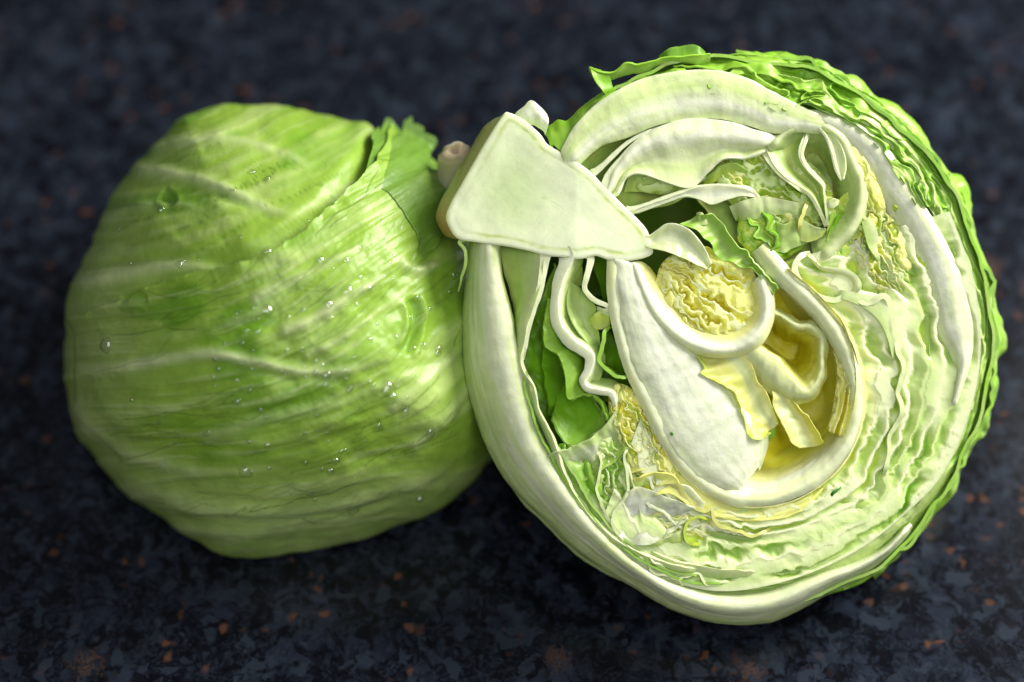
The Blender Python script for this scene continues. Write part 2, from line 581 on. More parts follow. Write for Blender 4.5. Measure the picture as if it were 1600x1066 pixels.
def bowl_sheet(cx, cy, rx, ry, w_rim, w_mid, col, col2, crumple=10, cs=40, name='inner_leaf', rot=0.0, label=None):
    """a crumpled bowl shaped leaf deep between the cut edges"""
    _seed[0] += 7
    sd = _seed[0]
    nr, na = max(12, int(max(rx, ry) / 6)), max(40, int((rx + ry) * 0.5))
    na = min(na, 220)
    r = np.linspace(0.02, 1, nr)[:, None] * np.ones((1, na))
    a = np.linspace(0, 2 * math.pi, na)[None, :] * np.ones((nr, 1))
    x = r * np.cos(a) * rx; y = r * np.sin(a) * ry
    cr, sr = math.cos(rot), math.sin(rot)
    X = cx + x * cr - y * sr; Y = cy + x * sr + y * cr
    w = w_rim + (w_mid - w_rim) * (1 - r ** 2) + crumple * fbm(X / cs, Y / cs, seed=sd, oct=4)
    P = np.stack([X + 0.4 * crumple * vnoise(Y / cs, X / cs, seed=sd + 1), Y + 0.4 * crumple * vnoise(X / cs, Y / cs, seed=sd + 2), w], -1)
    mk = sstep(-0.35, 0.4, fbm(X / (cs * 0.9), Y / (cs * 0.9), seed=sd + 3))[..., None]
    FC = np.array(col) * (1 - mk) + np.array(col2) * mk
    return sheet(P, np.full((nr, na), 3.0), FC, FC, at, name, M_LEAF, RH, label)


def tri_interp(tab, k):
    tab = np.array(tab, float)
    i = np.clip(k, 0, len(tab) - 1)
    a = np.floor(i).astype(int); b = np.minimum(a + 1, len(tab) - 1); f = (i - a)[..., None]
    return tab[a] * (1 - f) + tab[b] * f


def packed(X, Y, phi, base_w, depth, edge, lit, deep, eth, seed, name, label, fuzz=1.0, closed=0.35, mat=None, U=None):
    """many thin leaves packed in each other: each falls away from its own cut edge until the next one rises.
    phi counts the leaves across; edge / lit / deep are colour tables indexed by that count"""
    k = np.floor(phi); f = phi - k
    rnd = hash3(k.astype(np.int64), np.full(k.shape, 3), np.full(k.shape, 5), seed)
    op = sstep(closed - 0.9, closed + 0.55, 0.9 * vnoise(X / 26 + rnd * 9, Y / 26, seed=seed + 1) + 0.5 * vnoise(X / 11, Y / 11 + rnd * 9, seed=seed + 2) + 0.25 * rnd)
    if U is not None:
        rk = rnd * 40
        op = sstep(closed - 0.9, closed + 0.5, 0.95 * vnoise(U / 105 + rk, rk, seed=seed + 1) + 0.45 * vnoise(U / 32 + rk, rk, seed=seed + 2) + 0.3 * rnd + 0.15 * vnoise(X / 14, Y / 14, seed=seed + 9))
    e = eth * (0.7 + 0.6 * np.abs(vnoise(X / 30, Y / 30 + rnd * 5, seed=seed + 3)))
    g = np.clip((f - e) / (1 - e), 0, 1)
    prof = g ** 0.75 * (1 - 0.55 * sstep(0.75, 1.0, g))
    w = base_w + depth * op * prof + 1.4 * rnd + fuzz * 0.4 * fbm(X / 10, Y / 10, seed=seed + 4)
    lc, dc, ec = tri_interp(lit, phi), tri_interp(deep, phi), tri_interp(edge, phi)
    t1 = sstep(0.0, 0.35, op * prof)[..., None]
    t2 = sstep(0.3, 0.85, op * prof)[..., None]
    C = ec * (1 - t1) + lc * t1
    C = C * (1 - t2) + dc * t2  # crevices get stronger colour, standing in for light bounced between leaves
    P = np.stack([X, Y, w], -1)
    n, m = X.shape
    V = at(P.reshape(-1, 3))
    o = link(name, V, grid_faces(n, m), mat or M_PACK, RH, C.reshape(-1, 3), label, kind='stuff')
    return o


def band(inner, outer, N, depth, edge, lit, deep, seed, w=(3, 3), eth=0.22, ruff=0.25, wave=0.7, step=1.5, closed=0.35, label=None, ulen=14, name='packed_leaves', mat=None):
    a, L1 = spline(pts(inner), 400); b, L2 = spline(pts(outer), 400)
    n = int(max(L1, L2) / step); wd = float(np.mean(np.linalg.norm(a - b, axis=1))); m = max(12, int(wd / (step * 0.8)))
    a, _ = spline(pts(inner), n); b, _ = spline(pts(outer), n)
    v = np.linspace(0, 1, m)[None, :] * np.ones((n, 1)); u = np.linspace(0, L2, n)[:, None] * np.ones((1, m))
    X = a[:, 0:1] * (1 - v) + b[:, 0:1] * v; Y = a[:, 1:2] * (1 - v) + b[:, 1:2] * v
    env = sstep(0, 0.08, v) * sstep(1, 0.92, v)
    fr_ = sstep(-0.2, 0.5, vnoise(u / 70, v * 3, seed=seed + 20))
    ph = (1 - v) * N + env * (wave * fbm(u / 75, v * 2.2, seed=seed + 21) + ruff * (0.3 + fr_) * (vnoise(u / ulen, v * N * 0.9, seed=seed + 22) + 0.5 * vnoise(u / (ulen * 0.45), v * N, seed=seed + 23)))
    bw = w[0] * (1 - v) + w[1] * v if len(w) == 2 else np.interp(v, np.linspace(0, 1, len(w)), w)
    # tables run inner -> outer
    return packed(X, Y, ph, bw, depth, edge[::-1], lit[::-1], deep[::-1], eth, seed, name, label, closed=closed, mat=mat, U=u)


def disc(cx, cy, rx, ry, rot, spacing, ang, depth, edge, lit, deep, seed, w=2.0, warp=16, eth=0.2, label=None, step=1.3, closed=0.2, name='crinkled_leaves', drop=8, fan=None):
    nr, na = int(max(rx, ry) / step), int(2 * math.pi * max(rx, ry) / (step * 1.6))
    r = np.linspace(0.01, 1, nr)[None, :] * np.ones((na, 1)); a = np.linspace(0, 2 * math.pi, na)[:, None] * np.ones((1, nr))
    x, y = r * rx * np.cos(a), r * ry * np.sin(a)
    X = cx + x * math.cos(rot) - y * math.sin(rot); Y = cy + x * math.sin(rot) + y * math.cos(rot)
    wx = X + warp * fbm(X / 24, Y / 24, seed=seed + 30) + 0.35 * warp * vnoise(X / 8, Y / 8, seed=seed + 31)
    wy = Y + warp * fbm(X / 24, Y / 24, seed=seed + 32) + 0.35 * warp * vnoise(X / 8, Y / 8, seed=seed + 33)
    if fan is not None:
        ph = 60 + np.arctan2(wy - fan[1], wx - fan[0]) * fan[2]
    else:
        ph = 60 + (-wx * math.sin(ang) + wy * math.cos(ang)) / spacing
    base = w + drop * r ** 6
    k = np.mod(np.floor(ph), len(edge))
    # colour tables cycle from leaf to leaf
    f = ph - np.floor(ph)
    return packed_cyc(X, Y, ph, k, base, depth, edge, lit, deep, eth, seed, name, label, closed)


def packed_cyc(X, Y, ph, k, base, depth, edge, lit, deep, eth, seed, name, label, closed):
    ph = ph - math.floor(ph.min()) + 1
    n = int(ph.max()) + 3
    tab = lambda t: [t[i % len(t)] for i in range(n)]
    return packed(X, Y, ph, base, depth, tab(edge), tab(lit), tab(deep), eth, seed, name, label, closed=closed)


# ------------------------------------------------------------------ worktop
def slab():
    x0, x1, y0, y1, z0 = -1.1, 1.3, -0.7, 1.5, -0.03
    V = [(x0, y0, z0), (x1, y0, z0), (x1, y1, z0), (x0, y1, z0), (x0, y0, 0), (x1, y0, 0), (x1, y1, 0), (x0, y1, 0)]
    F = [(0, 3, 2, 1), (4, 5, 6, 7), (0, 1, 5, 4), (1, 2, 6, 5), (2, 3, 7, 6), (3, 0, 4, 7)]
    o = link('countertop', V, F, M_GRANITE, kind='structure')
    o.data.polygons.foreach_set('use_smooth', np.zeros(6, bool))
    return o


slab()

# =================================================================== SLICED HALF (right)
RH = thing('cut_lettuce', 'iceberg lettuce half at the right lying sliced face up with yellow heart', 'lettuce',
           (0.066, 0.02, 0.0))
#@@RIGHT
# --- outer shell that closes the head behind the slice
def shell():
    out = pts("870 240, 905 180, 960 140, 1040 105, 1120 85, 1200 95, 1280 112, 1350 150, 1410 200, 1470 265, 1508 335, 1535 410, 1548 480, 1550 550, "
              "1538 615, 1515 690, 1480 760, 1435 825, 1385 880, 1320 910, 1230 945, 1160 960, 1080 940, 1012 893, 948 838, 884 778, 828 718, 790 655, 768 560, 768 450, 785 380, 820 300")
    ang = np.arctan2(out[:, 1] - 535, out[:, 0] - 1140)
    rad = np.hypot(out[:, 0] - 1140, out[:, 1] - 535)
    o = np.argsort(ang); ang, rad = ang[o], rad[o]
    na, nr = 300, 90
    a = np.linspace(-math.pi, math.pi, na)[:, None] * np.ones((1, nr))
    s = np.linspace(0.0, 1, nr)[None, :] * np.ones((na, 1)) * math.pi / 2
    rr = np.interp(a, np.r_[ang[-1] - 2 * math.pi, ang, ang[0] + 2 * math.pi], np.r_[rad[-1], rad, rad[0]])
    r = rr * np.cos(s) ** 0.85
    X = 1140 + np.cos(a) * r; Y = 535 + np.sin(a) * r
    w = 22 + 45 * sstep(1040, 860, X) * sstep(500, 700, Y) + 300 * np.sin(s)
    nz = fbm(X / 60, Y / 60, w / 60, seed=5)
    st = fbm(a * 9, s * 3.0, seed=8)
    P = np.stack([X + np.cos(a) * (nz * 6 + st * 5), Y + np.sin(a) * (nz * 6 + st * 5), w], -1)
    mk = sstep(-0.3, 0.5, st)[..., None]
    FC = np.array(LG) * (1 - mk) + np.array(PG) * mk
    inner = np.array((0.22, 0.42, 0.06)) + 0 * FC
    # inside pale where the ribs are (top, right), green at lower left
    sheet(P, np.full((na, nr), 5.0), inner, FC, at, 'outer_leaf', M_OUT, RH, back_col=FC)


shell()
RIGHT_LEAVES = []

# --- deep crumpled leaves that show through the gaps; the darkest greens paint in cavity shade
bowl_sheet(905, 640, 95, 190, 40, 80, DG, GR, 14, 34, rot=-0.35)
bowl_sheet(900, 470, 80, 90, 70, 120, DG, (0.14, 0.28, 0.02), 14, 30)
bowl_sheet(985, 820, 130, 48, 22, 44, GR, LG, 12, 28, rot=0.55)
bowl_sheet(1230, 290, 150, 120, 34, 66, OL, PG, 10, 34, rot=0.4)
bowl_sheet(1000, 270, 110, 60, 30, 60, OL, PG, 8, 34, rot=-0.2)
bowl_sheet(1370, 400, 70, 110, 14, 24, YG, LG, 12, 20, rot=-0.4)
bowl_sheet(1235, 610, 110, 160, 60, 110, DY, YE, 8, 40, rot=-0.35)
bowl_sheet(1110, 470, 90, 80, 20, 26, PY, YE, 9, 18, rot=0.5)
bowl_sheet(1420, 560, 65, 170, 22, 40, YG, PG, 8, 34, rot=0.05)
bowl_sheet(1022, 706, 46, 96, 14, 26, YE, YG, 12, 22, rot=-0.5)
bowl_sheet(1210, 350, 60, 60, 22, 40, GR, YG, 10, 18)
bowl_sheet(1210, 835, 170, 45, 12, 20, YG, PG, 7, 26, rot=-0.2)
bowl_sheet(1330, 390, 40, 60, 16, 34, GR, LG, 9, 16)

# --- top: broad white ribs sliced lengthwise
leaf([(2, "876 238, 903 192, 945 155, 1000 125, 1060 112, 1110 110, 1160 120, 1212 146, 1262 172, 1300 188"),
      (-1, "886 246, 918 208, 962 175, 1015 152, 1068 140, 1120 138, 1170 150, 1215 172, 1258 186, 1295 196"),
      (0, "896 252, 930 222, 970 198, 1020 178, 1070 166, 1120 164, 1168 174, 1212 192, 1250 196, 1290 202"),
      (4, "906 256, 940 228, 982 214, 1025 196, 1075 186, 1125 186, 1168 196, 1208 208, 1240 206, 1282 208")],
     t=9, cols=(WH, PW, BW, PW), edge=WH, wr=(3, 60), streak=0.5, c2=PW, mat=M_RIB, name='rib_leaf', label='broad white rib arching over the top of the slice')
leaf([(4, "946 296, 958 264, 982 232, 1018 204, 1075 186, 1135 190, 1180 204, 1212 214"),
      (0, "950 298, 964 268, 988 242, 1024 222, 1078 214, 1135 214, 1176 220, 1208 222"),
      (10, "958 300, 970 276, 992 258, 1030 250, 1078 252, 1125 236, 1170 234, 1204 228"),
      (2, "966 304, 976 283, 990 273, 1010 274, 1045 287, 1070 294, 1086 291, 1104 272, 1130 250, 1165 247, 1200 236")],
     t=7, cols=(WH, BW, WH, PW, WH), edge=BW, wr=(5, 48), streak=0.4, c2=PW, mat=M_RIB, name='rib_leaf')
leaf("932 266, 950 250, 972 230, 1000 212, 1030 200", t=(9, 6, 5), cols=(WH, PW), depth=50, wr=(2, 40), mat=M_RIB)
leaf("944 296, 952 272, 972 246, 996 222, 1022 205", t=(13, 8, 6), cols=(WH, PW), depth=45, wr=(2, 40), mat=M_RIB)
leaf([(34, "905 262, 930 235, 960 215, 1000 205"), (55, "912 280, 935 262, 965 245, 1005 225")], cols=(OL, PG), edge=OL, wr=(4, 30))
leaf([(18, "985 268, 1010 268, 1040 280, 1070 290"), (34, "975 300, 1005 300, 1040 305, 1070 304")], cols=(PW, OL), edge=PW, wr=(3, 40))
leaf([(0, "986 326, 1028 312, 1060 301, 1085 292, 1112 288, 1150 290, 1172 295, 1186 309"), (4, "990 329, 1030 315, 1062 304, 1090 300, 1114 303, 1150 298, 1174 300, 1186 310"),
      (2, "998 333, 1037 319, 1070 308, 1092 312, 1112 320, 1135 313, 1157 307, 1174 308, 1186 311")], t=6, cols=(WH, BW, WH), wr=(3, 26), mat=M_RIB)
leaf([(10, "1104 275, 1130 256, 1150 254, 1168 268, 1185 280"), (22, "1095 292, 1120 282, 1145 280, 1165 286, 1178 292")], cols=(PG, YG), edge=PG, wr=(4, 25))
leaf([(8, "1140 322, 1165 312, 1195 308, 1230 314, 1262 320"), (14, "1150 345, 1180 342, 1210 336, 1240 338, 1258 345")], t=4, cols=(WH, PW), edge=WH, wr=(5, 30), fr=(3, 18))
leaf("1262 314, 1260 330, 1252 346, 1250 362", t=6, cols=(PY, YG), edge=PY, depth=30, fr=(2, 20))
leaf("1186 330, 1198 345, 1194 362, 1208 372, 1204 390, 1222 400", t=3, cols=(GR, LG), edge=LG, fr=(7, 14), depth=30)
leaf("1165 340, 1180 352, 1186 368, 1198 384, 1215 408", t=3, cols=(LG, GR), edge=LG, fr=(6, 12), depth=30)
leaf([(10, "1208 345, 1225 350, 1240 345, 1252 350"), (16, "1206 390, 1225 395, 1238 388, 1262 380")], t=3, cols=(PG, PW), edge=PW, wr=(5, 24), fr=(4, 14))

# folded white leaf at the upper right (loop with a shaded pocket)
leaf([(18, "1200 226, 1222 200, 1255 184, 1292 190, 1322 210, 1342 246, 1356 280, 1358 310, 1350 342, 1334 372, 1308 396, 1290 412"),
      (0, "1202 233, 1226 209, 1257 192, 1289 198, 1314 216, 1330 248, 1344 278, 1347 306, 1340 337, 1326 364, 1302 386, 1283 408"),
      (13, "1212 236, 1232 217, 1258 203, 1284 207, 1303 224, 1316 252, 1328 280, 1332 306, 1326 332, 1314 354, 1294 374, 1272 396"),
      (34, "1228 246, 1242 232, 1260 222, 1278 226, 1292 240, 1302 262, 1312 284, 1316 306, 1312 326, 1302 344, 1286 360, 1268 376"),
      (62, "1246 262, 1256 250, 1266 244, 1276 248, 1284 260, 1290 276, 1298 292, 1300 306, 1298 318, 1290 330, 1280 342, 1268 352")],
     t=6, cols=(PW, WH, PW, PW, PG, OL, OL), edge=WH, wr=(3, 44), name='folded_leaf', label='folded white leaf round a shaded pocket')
leaf([(-2, "1276 198, 1290 214, 1299 240, 1306 266, 1315 282"), (5, "1288 202, 1301 220, 1308 243, 1312 264, 1316 282"), (-2, "1300 206, 1314 226, 1321 246, 1322 264, 1318 281")],
     t=4, cols=(PW, WH, PW), wr=(2, 30), dive=1, mat=M_RIB)
leaf([(0, "1196 236, 1210 262, 1233 285, 1262 303, 1279 328, 1291 354"), (16, "1218 226, 1228 252, 1248 276, 1270 296, 1283 325, 1291 352"),
      (16, "1245 215, 1240 246, 1254 268, 1276 290, 1286 320, 1292 350"), (0, "1263 206, 1252 240, 1262 263, 1285 287, 1288 306, 1290 330, 1293 354")],
     t=6, cols=(WH, PG, OL, PG, WH), edge=WH, wr=(2, 40), name='folded_leaf')
leaf("1194 234, 1212 260, 1236 284, 1264 304", t=(15, 11, 8), cols=(BW, PW), depth=24, mat=M_RIB, wr=(1.5, 40))
leaf("1262 207, 1252 240, 1263 264, 1286 288, 1286 306", t=(10, 7, 6), cols=(BW, PW), depth=24, mat=M_RIB, wr=(1.5, 40))
leaf([(0, "1290 318, 1301 311, 1311 312"), (2, "1292 324, 1303 325, 1310 317")], t=4, cols=(WH, WH))
leaf([(8, "1240 330, 1258 345, 1275 355, 1292 358"), (14, "1240 370, 1258 378, 1275 375, 1290 365")], t=4, cols=(PW, OL), edge=WH, wr=(4, 30))
leaf("1266 396, 1252 400, 1243 414, 1246 432, 1258 450, 1275 462", t=(8, 10, 9), cols=(WH, PW, OL), depth=34, mat=M_RIB, wr=(2, 22))
leaf([(0, "1262 396, 1275 408, 1284 416, 1305 418, 1326 422, 1342 434, 1346 450, 1336 460"), (3, "1270 404, 1282 418, 1302 424, 1322 430, 1334 440, 1336 450, 1328 456"),
      (30, "1275 418, 1290 426, 1305 430, 1318 436, 1326 444, 1326 450, 1320 454")], t=6, cols=(WH, WH, OL, GR), edge=WH, wr=(2, 24))
leaf("1262 455, 1290 462, 1320 466, 1350 470, 1378 462, 1390 480, 1396 510, 1408 552, 1404 596, 1399 616, 1406 640, 1394 672, 1392 712, 1378 750",
     t=(8, 9, 7, 6), cols=(WH, PW, PG), depth=32, fr=(4, 34), off=4, streak=0.4, c2=PW)
leaf([(2, "1300 450, 1330 456, 1356 462, 1380 466, 1390 485, 1396 512, 1404 550"), (0, "1300 462, 1330 472, 1354 484, 1372 500, 1384 522, 1392 550, 1396 575")],
     t=5, cols=(WH, PW), wr=(3, 30))

# frilly cluster at the right
leaf([(0, "1350 338, 1360 345, 1372 366, 1370 388, 1376 412"), (-4, "1346 344, 1350 362, 1356 384, 1366 400, 1374 412")], t=4, cols=(WH, PG), edge=WH, wr=(2, 20))

# long white rib ring just inside the outer leaves
leaf([(9, "1208 182, 1232 176, 1262 172, 1302 178, 1346 198, 1384 230, 1414 272, 1444 322, 1470 367, 1493 413, 1510 465, 1520 516, 1514 570, 1489 645"),
      (0, "1206 188, 1230 184, 1262 181, 1300 187, 1340 206, 1376 238, 1404 278, 1434 327, 1460 372, 1480 416, 1494 466, 1502 516, 1508 569, 1488 645"),
      (4, "1210 196, 1236 192, 1264 190, 1296 200, 1328 218, 1360 250, 1389 290, 1416 334, 1441 378, 1461 422, 1474 468, 1483 516, 1500 568, 1486 644"),
      (13, "1216 202, 1242 198, 1266 198, 1290 208, 1316 226, 1346 256, 1371 294, 1399 339, 1425 383, 1446 426, 1459 470, 1467 516, 1493 568, 1485 644"),
      (24, "1222 208, 1246 206, 1268 206, 1286 214, 1308 232, 1332 260, 1360 298, 1389 343, 1414 387, 1435 430, 1448 472, 1455 516, 1487 567, 1484 643")],
     t=5, cols=(WH, WH, BW, WH, WH, PW), edge=WH, wr=(4, 50), streak=0.5, c2=PW, mat=M_RIB, name='rib_leaf', dive=26, label='long white rib ring inside the green outer leaves')

# --- outer leaves beyond the rib ring on the right: wrinkled green bands
leaf([(50, "1150 84, 1230 94, 1290 110, 1338 138, 1380 168, 1428 210, 1470 262, 1500 305, 1508 345, 1526 395, 1545 440, 1550 490, 1556 548, 1546 608, 1530 662, 1500 728, 1462 790, 1412 852, 1362 898"),
      (90, "1150 80, 1230 90, 1290 105, 1340 132, 1384 163, 1432 206, 1474 256, 1504 300, 1515 345, 1532 395, 1550 440, 1555 490, 1560 548, 1550 608, 1534 664, 1504 732, 1466 796, 1416 858, 1366 903"),
      (150, -6.0)],
     t=5, cols=(LG, GR, LG), edge=LG, wr=(4, 50), fr=(6.5, 34), streak=0.6, c2=PG, mat=M_OUT, name='outer_leaf')

# --- top: bright green crumpled outer leaf edges
band("1100 136, 1112 148, 1150 148, 1186 164, 1226 184, 1256 163, 1290 178, 1330 198, 1372 232, 1402 276, 1428 322", "1124 92, 1148 84, 1200 86, 1246 96, 1291 106, 1336 135, 1376 160, 1424 204, 1456 244, 1482 284, 1500 326",
     4.4, 22, [PG, LG, PG, LG, LG], [LG, LG, LG, GR, LG], [GR, DG, GR, DG, GR], 411, w=(-7, -3, 8, 26, 52), ruff=0.85, wave=1.6, ulen=30, eth=0.12, closed=-0.2, label='bright green crumpled leaf edges folded over the top rim', mat=M_OUT)
leaf([(66, "1045 82, 1060 74, 1085 72, 1110 80, 1150 78, 1200 86, 1245 97, 1290 106, 1335 136, 1375 162, 1424 206"),
      (40, "1050 92, 1070 88, 1095 88, 1120 90, 1160 92, 1205 100, 1248 112, 1290 126, 1334 152, 1376 186, 1418 228"),
      (14, "1052 104, 1078 102, 1104 102, 1134 102, 1176 114, 1218 128, 1256 142, 1296 160, 1338 184, 1376 218, 1408 258")],
     t=4, cols=(GR, LG, LG), edge=LG, wr=(7, 36), fr=(9, 38), streak=0.5, c2=GR, mat=M_OUT, name='outer_leaf')
leaf([(14, "920 105, 938 110, 958 110, 976 98, 1000 98, 1022 92, 1060 86, 1110 84"), (22, "922 112, 942 117, 962 114, 984 106, 1006 104, 1030 98, 1064 92, 1110 92"),
      (30, "926 120, 944 124, 960 122, 985 114, 1010 112, 1034 104, 1066 98, 1110 100")],
     t=3, cols=(LG, PG, LG), edge=LG, wr=(2, 26), fr=(3, 22), mat=M_OUT, name='outer_leaf', label='ragged green leaf strip curling away at the top left')
leaf([(12, "921 106, 928 124, 938 138, 948 150"), (20, "938 110, 952 120, 956 134, 960 148")], t=3, cols=(LG, GR), edge=LG, wr=(3, 20), fr=(2, 20), mat=M_OUT, name='outer_leaf')
leaf([(30, "856 200, 870 188, 886 190, 906 170, 926 156, 948 142, 968 140, 1000 122, 1035 110, 1068 104"),
      (8, "860 212, 874 212, 890 206, 910 184, 938 160, 970 148, 1004 130, 1040 116, 1070 108"),
      (2, "864 226, 880 236, 896 206, 916 184, 945 160, 975 144, 1008 128, 1042 118, 1072 110")],
     t=3, cols=(GR, LG, LG), edge=LG, wr=(3, 24), fr=(3, 26), mat=M_OUT, name='outer_leaf')
leaf([(40, "1030 88, 1045 76, 1060 73, 1085 70, 1100 82"), (36, "1034 96, 1050 92, 1070 92, 1090 90, 1106 92")], t=3, cols=(DG, GR), edge=GR, wr=(3, 20), mat=M_OUT, name='outer_leaf')
leaf([(50, "1030 112, 1070 104, 1110 102, 1140 112"), (44, "1040 90, 1070 88, 1110 88, 1140 92")], t=3, cols=(DG, DG), edge=GR, wr=(5, 20), mat=M_OUT, name='outer_leaf')

# --- left: outer rib leaf whose pale back shows
leaf([(110, "748 380, 742 450, 740 515, 745 590, 760 645, 783 700, 818 752, 868 805, 915 848, 962 880, 1008 908, 1058 936, 1108 952, 1158 958, 1206 954, 1244 940, 1292 914, 1340 892, 1386 862, 1424 822"),
      (60, "736 381, 729 446, 725 510, 729 585, 744 645, 766 705, 800 759, 853 812, 900 857, 950 891, 999 922, 1049 950, 1103 968, 1156 974, 1204 970, 1243 954, 1292 927, 1342 904, 1390 868, 1428 826"),
      (16, "748 382, 744 440, 746 505, 755 578, 772 642, 796 700, 830 752, 876 803, 920 845, 964 880, 1010 910, 1058 937, 1108 954, 1158 960, 1206 955, 1246 940, 1294 914, 1342 893, 1388 862, 1425 822"),
      (0, "762 384, 764 438, 772 498, 786 566, 802 634, 824 693, 854 744, 893 795, 932 838, 972 874, 1016 905, 1062 930, 1110 946, 1160 950, 1206 944, 1248 928, 1294 905, 1340 888, 1386 859, 1423 820"),
      (6, "776 386, 780 435, 792 487, 807 555, 822 622, 841 682, 871 737, 907 787, 942 830, 978 867, 1021 897, 1066 920, 1114 934, 1162 937, 1208 930, 1250 914, 1293 897, 1338 882, 1384 856, 1422 818"),
      (30, "780 388, 786 436, 799 489, 814 555, 830 620, 848 678, 878 732, 914 780, 950 823, 986 858, 1028 887, 1070 908, 1116 920, 1162 923, 1206 916, 1248 902, 1290 890, 1336 876, 1382 853, 1420 816")],
     t=6, cols=((0.5, 0.56, 0.3), PW, PW, WH, WH, PW), edge=WH, wr=(3, 70), streak=0.5, c2=PG, mat=M_RIB, name='rib_leaf', dive=22, label='outer leaf with a thick pale rib at the lower left rim')
leaf([(120, "775 712, 808 770, 860 826, 905 868, 955 898, 1000 915"), (150, "780 705, 815 760, 868 812, 915 850, 965 880, 1010 900")], t=5, cols=((0.5, 0.5, 0.36), PW), edge=PW, mat=M_OUT, name='outer_leaf')
leaf([(0, "852 405, 843 457, 826 512, 816 565, 834 604, 842 637, 858 667, 875 705, 884 742, 908 785, 944 826, 985 856, 1035 876, 1090 888"),
      (10, "832 402, 828 450, 816 500, 810 560, 824 606, 834 640, 851 674, 868 712, 880 750, 904 792, 940 834, 982 864, 1034 884, 1090 896"),
      (40, "782 392, 792 440, 804 490, 816 550, 828 608, 842 655, 862 700, 888 748, 914 790, 946 832, 984 862, 1032 880, 1086 890")],
     t=5, cols=(WH, PW, PG, OL), edge=WH, wr=(2, 46), fr=(2, 40), streak=0.3, c2=PW, name='leaf')
leaf("852 400, 843 455, 828 505, 816 562", t=(14, 9, 7), cols=(BW, PW), depth=30, mat=M_RIB, wr=(1.5, 40))
leaf("818 580, 826 630, 850 695, 880 745, 918 800, 962 848, 1015 886, 1075 910, 1140 916", t=3.5, cols=(LG, GR), edge=LG, fr=(2, 30), depth=40, wob=3)
leaf("815 565, 832 610, 846 650, 866 690, 896 740, 925 784, 960 830, 1010 868, 1060 884", t=3.5, cols=(LG, GR), edge=PG, fr=(1.5, 26), depth=40, wob=3, off=4)
leaf("880 742, 905 780, 935 815, 968 845, 1000 870, 1045 892, 1100 902", t=3.5, cols=(LG, GR), edge=PG, fr=(1.5, 26), depth=40, wob=3, off=-3)
# green curls in the left pocket
leaf([(6, "857 466, 849 510, 851 540, 872 556, 882 586, 884 618, 893 625, 905 616, 930 622, 944 640, 946 658"),
      (14, "868 468, 864 508, 872 536, 892 556, 900 582, 908 604, 922 612, 938 622, 950 640, 954 656"),
      (44, "884 472, 886 510, 896 540, 910 560, 918 584, 926 606, 938 618, 950 630, 958 645, 960 655")],
     t=4, cols=(LG, LG, GR), edge=LG, wr=(3, 28), fr=(3, 20), name='leaf', label='bright green curled leaf in the left pocket')
leaf([(20, "862 656, 882 690, 905 700, 932 686, 944 664, 940 644"), (42, "868 632, 890 650, 910 655, 926 645, 930 630, 922 616"), (60, "876 600, 896 612, 910 612, 920 600")],
     t=4, cols=(LG, GR, GR), edge=PG, wr=(3, 30), name='leaf')
leaf([(50, "846 440, 850 480, 846 530, 850 600, 858 650"), (70, "870 440, 876 480, 880 530, 886 600, 884 650")], t=3, cols=(GR, DG), edge=GR, fr=(6, 26))  # dark inner end paints the shade of the left cavity
leaf([(30, "846 470, 856 440, 868 420"), (50, "862 500, 874 470, 884 440")], t=3, cols=(LG, GR), edge=LG, fr=(4, 20))
leaf([(1, "848 716, 866 704, 888 700, 912 690, 934 676, 952 656, 964 640"), (10, "856 730, 880 720, 906 714, 932 700, 954 684, 970 664, 978 650"), (14, "868 748, 894 738, 918 730, 942 716, 962 698, 978 680, 988 668"), (4, "884 764, 908 752, 930 742, 952 728, 970 712, 984 698, 994 684")],
     t=2.4, cols=(PW, WH, PG, LG), edge=PW, wr=(7, 24), fr=(3, 16), patch=0.5, c2=LG, mat=M_PACK)
disc(948, 726, 34, 54, -0.3, 14, 1.2, 16, [PW, WH, PG], [PG, PW, LG], [GR, LG, LG], 421, w=5, warp=16, closed=0.0)
leaf([(12, "872 728, 894 770, 926 808, 962 838"), (4, "886 718, 908 756, 934 792, 964 824"), (14, "902 712, 922 744, 944 782, 966 812")], t=4, cols=(LG, PW, GR), edge=PG, wr=(6, 26), patch=0.8, c2=GR)
leaf([(16, "904 728, 910 744, 918 762, 930 780"), (6, "916 718, 922 736, 928 754, 940 772"), (20, "926 714, 932 730, 938 750, 946 764")], t=4, cols=(GR, LG, LG), edge=PG, wr=(4, 20))
leaf("924 714, 936 710, 940 722, 936 748, 932 766, 944 792, 962 826, 976 846", t=(3, 4, 4), cols=(WH, PG), edge=WH, depth=30, fr=(2, 26))
leaf("982 690, 976 712, 978 742, 980 770, 964 800, 958 826, 976 848", t=4, cols=(PW, PG), edge=WH, depth=34, fr=(2, 26))
# white struts below the core
leaf("884 404, 871 440, 866 480, 870 508, 888 534, 908 548, 921 560, 917 580, 909 594, 916 608, 936 613, 955 618, 961 642",
     t=(19, 17, 16, 17, 15, 10, 6), cols=(BW, PW, PG), edge=BW, depth=34, mat=M_RIB, wr=(1.5, 30), off=-20, name='rib_leaf', label='white hooked rib hanging below the core')
leaf("923 405, 916 436, 914 452, 928 468, 946 476, 962 484", t=(9, 7, 6), cols=(WH, PG), depth=45, wr=(2, 26), mat=M_RIB)
leaf([(12, "889 440, 886 476, 896 508, 914 532, 930 548"), (22, "908 452, 908 482, 914 506, 924 524, 934 540"), (14, "920 466, 930 480, 930 506, 934 520, 938 540")], t=4, cols=(PG, PW, PG), edge=PW, wr=(3, 24))
leaf([(30, "886 420, 898 430, 908 415"), (40, "888 470, 900 450, 912 445")], t=4, cols=(OL, OL), edge=OL)
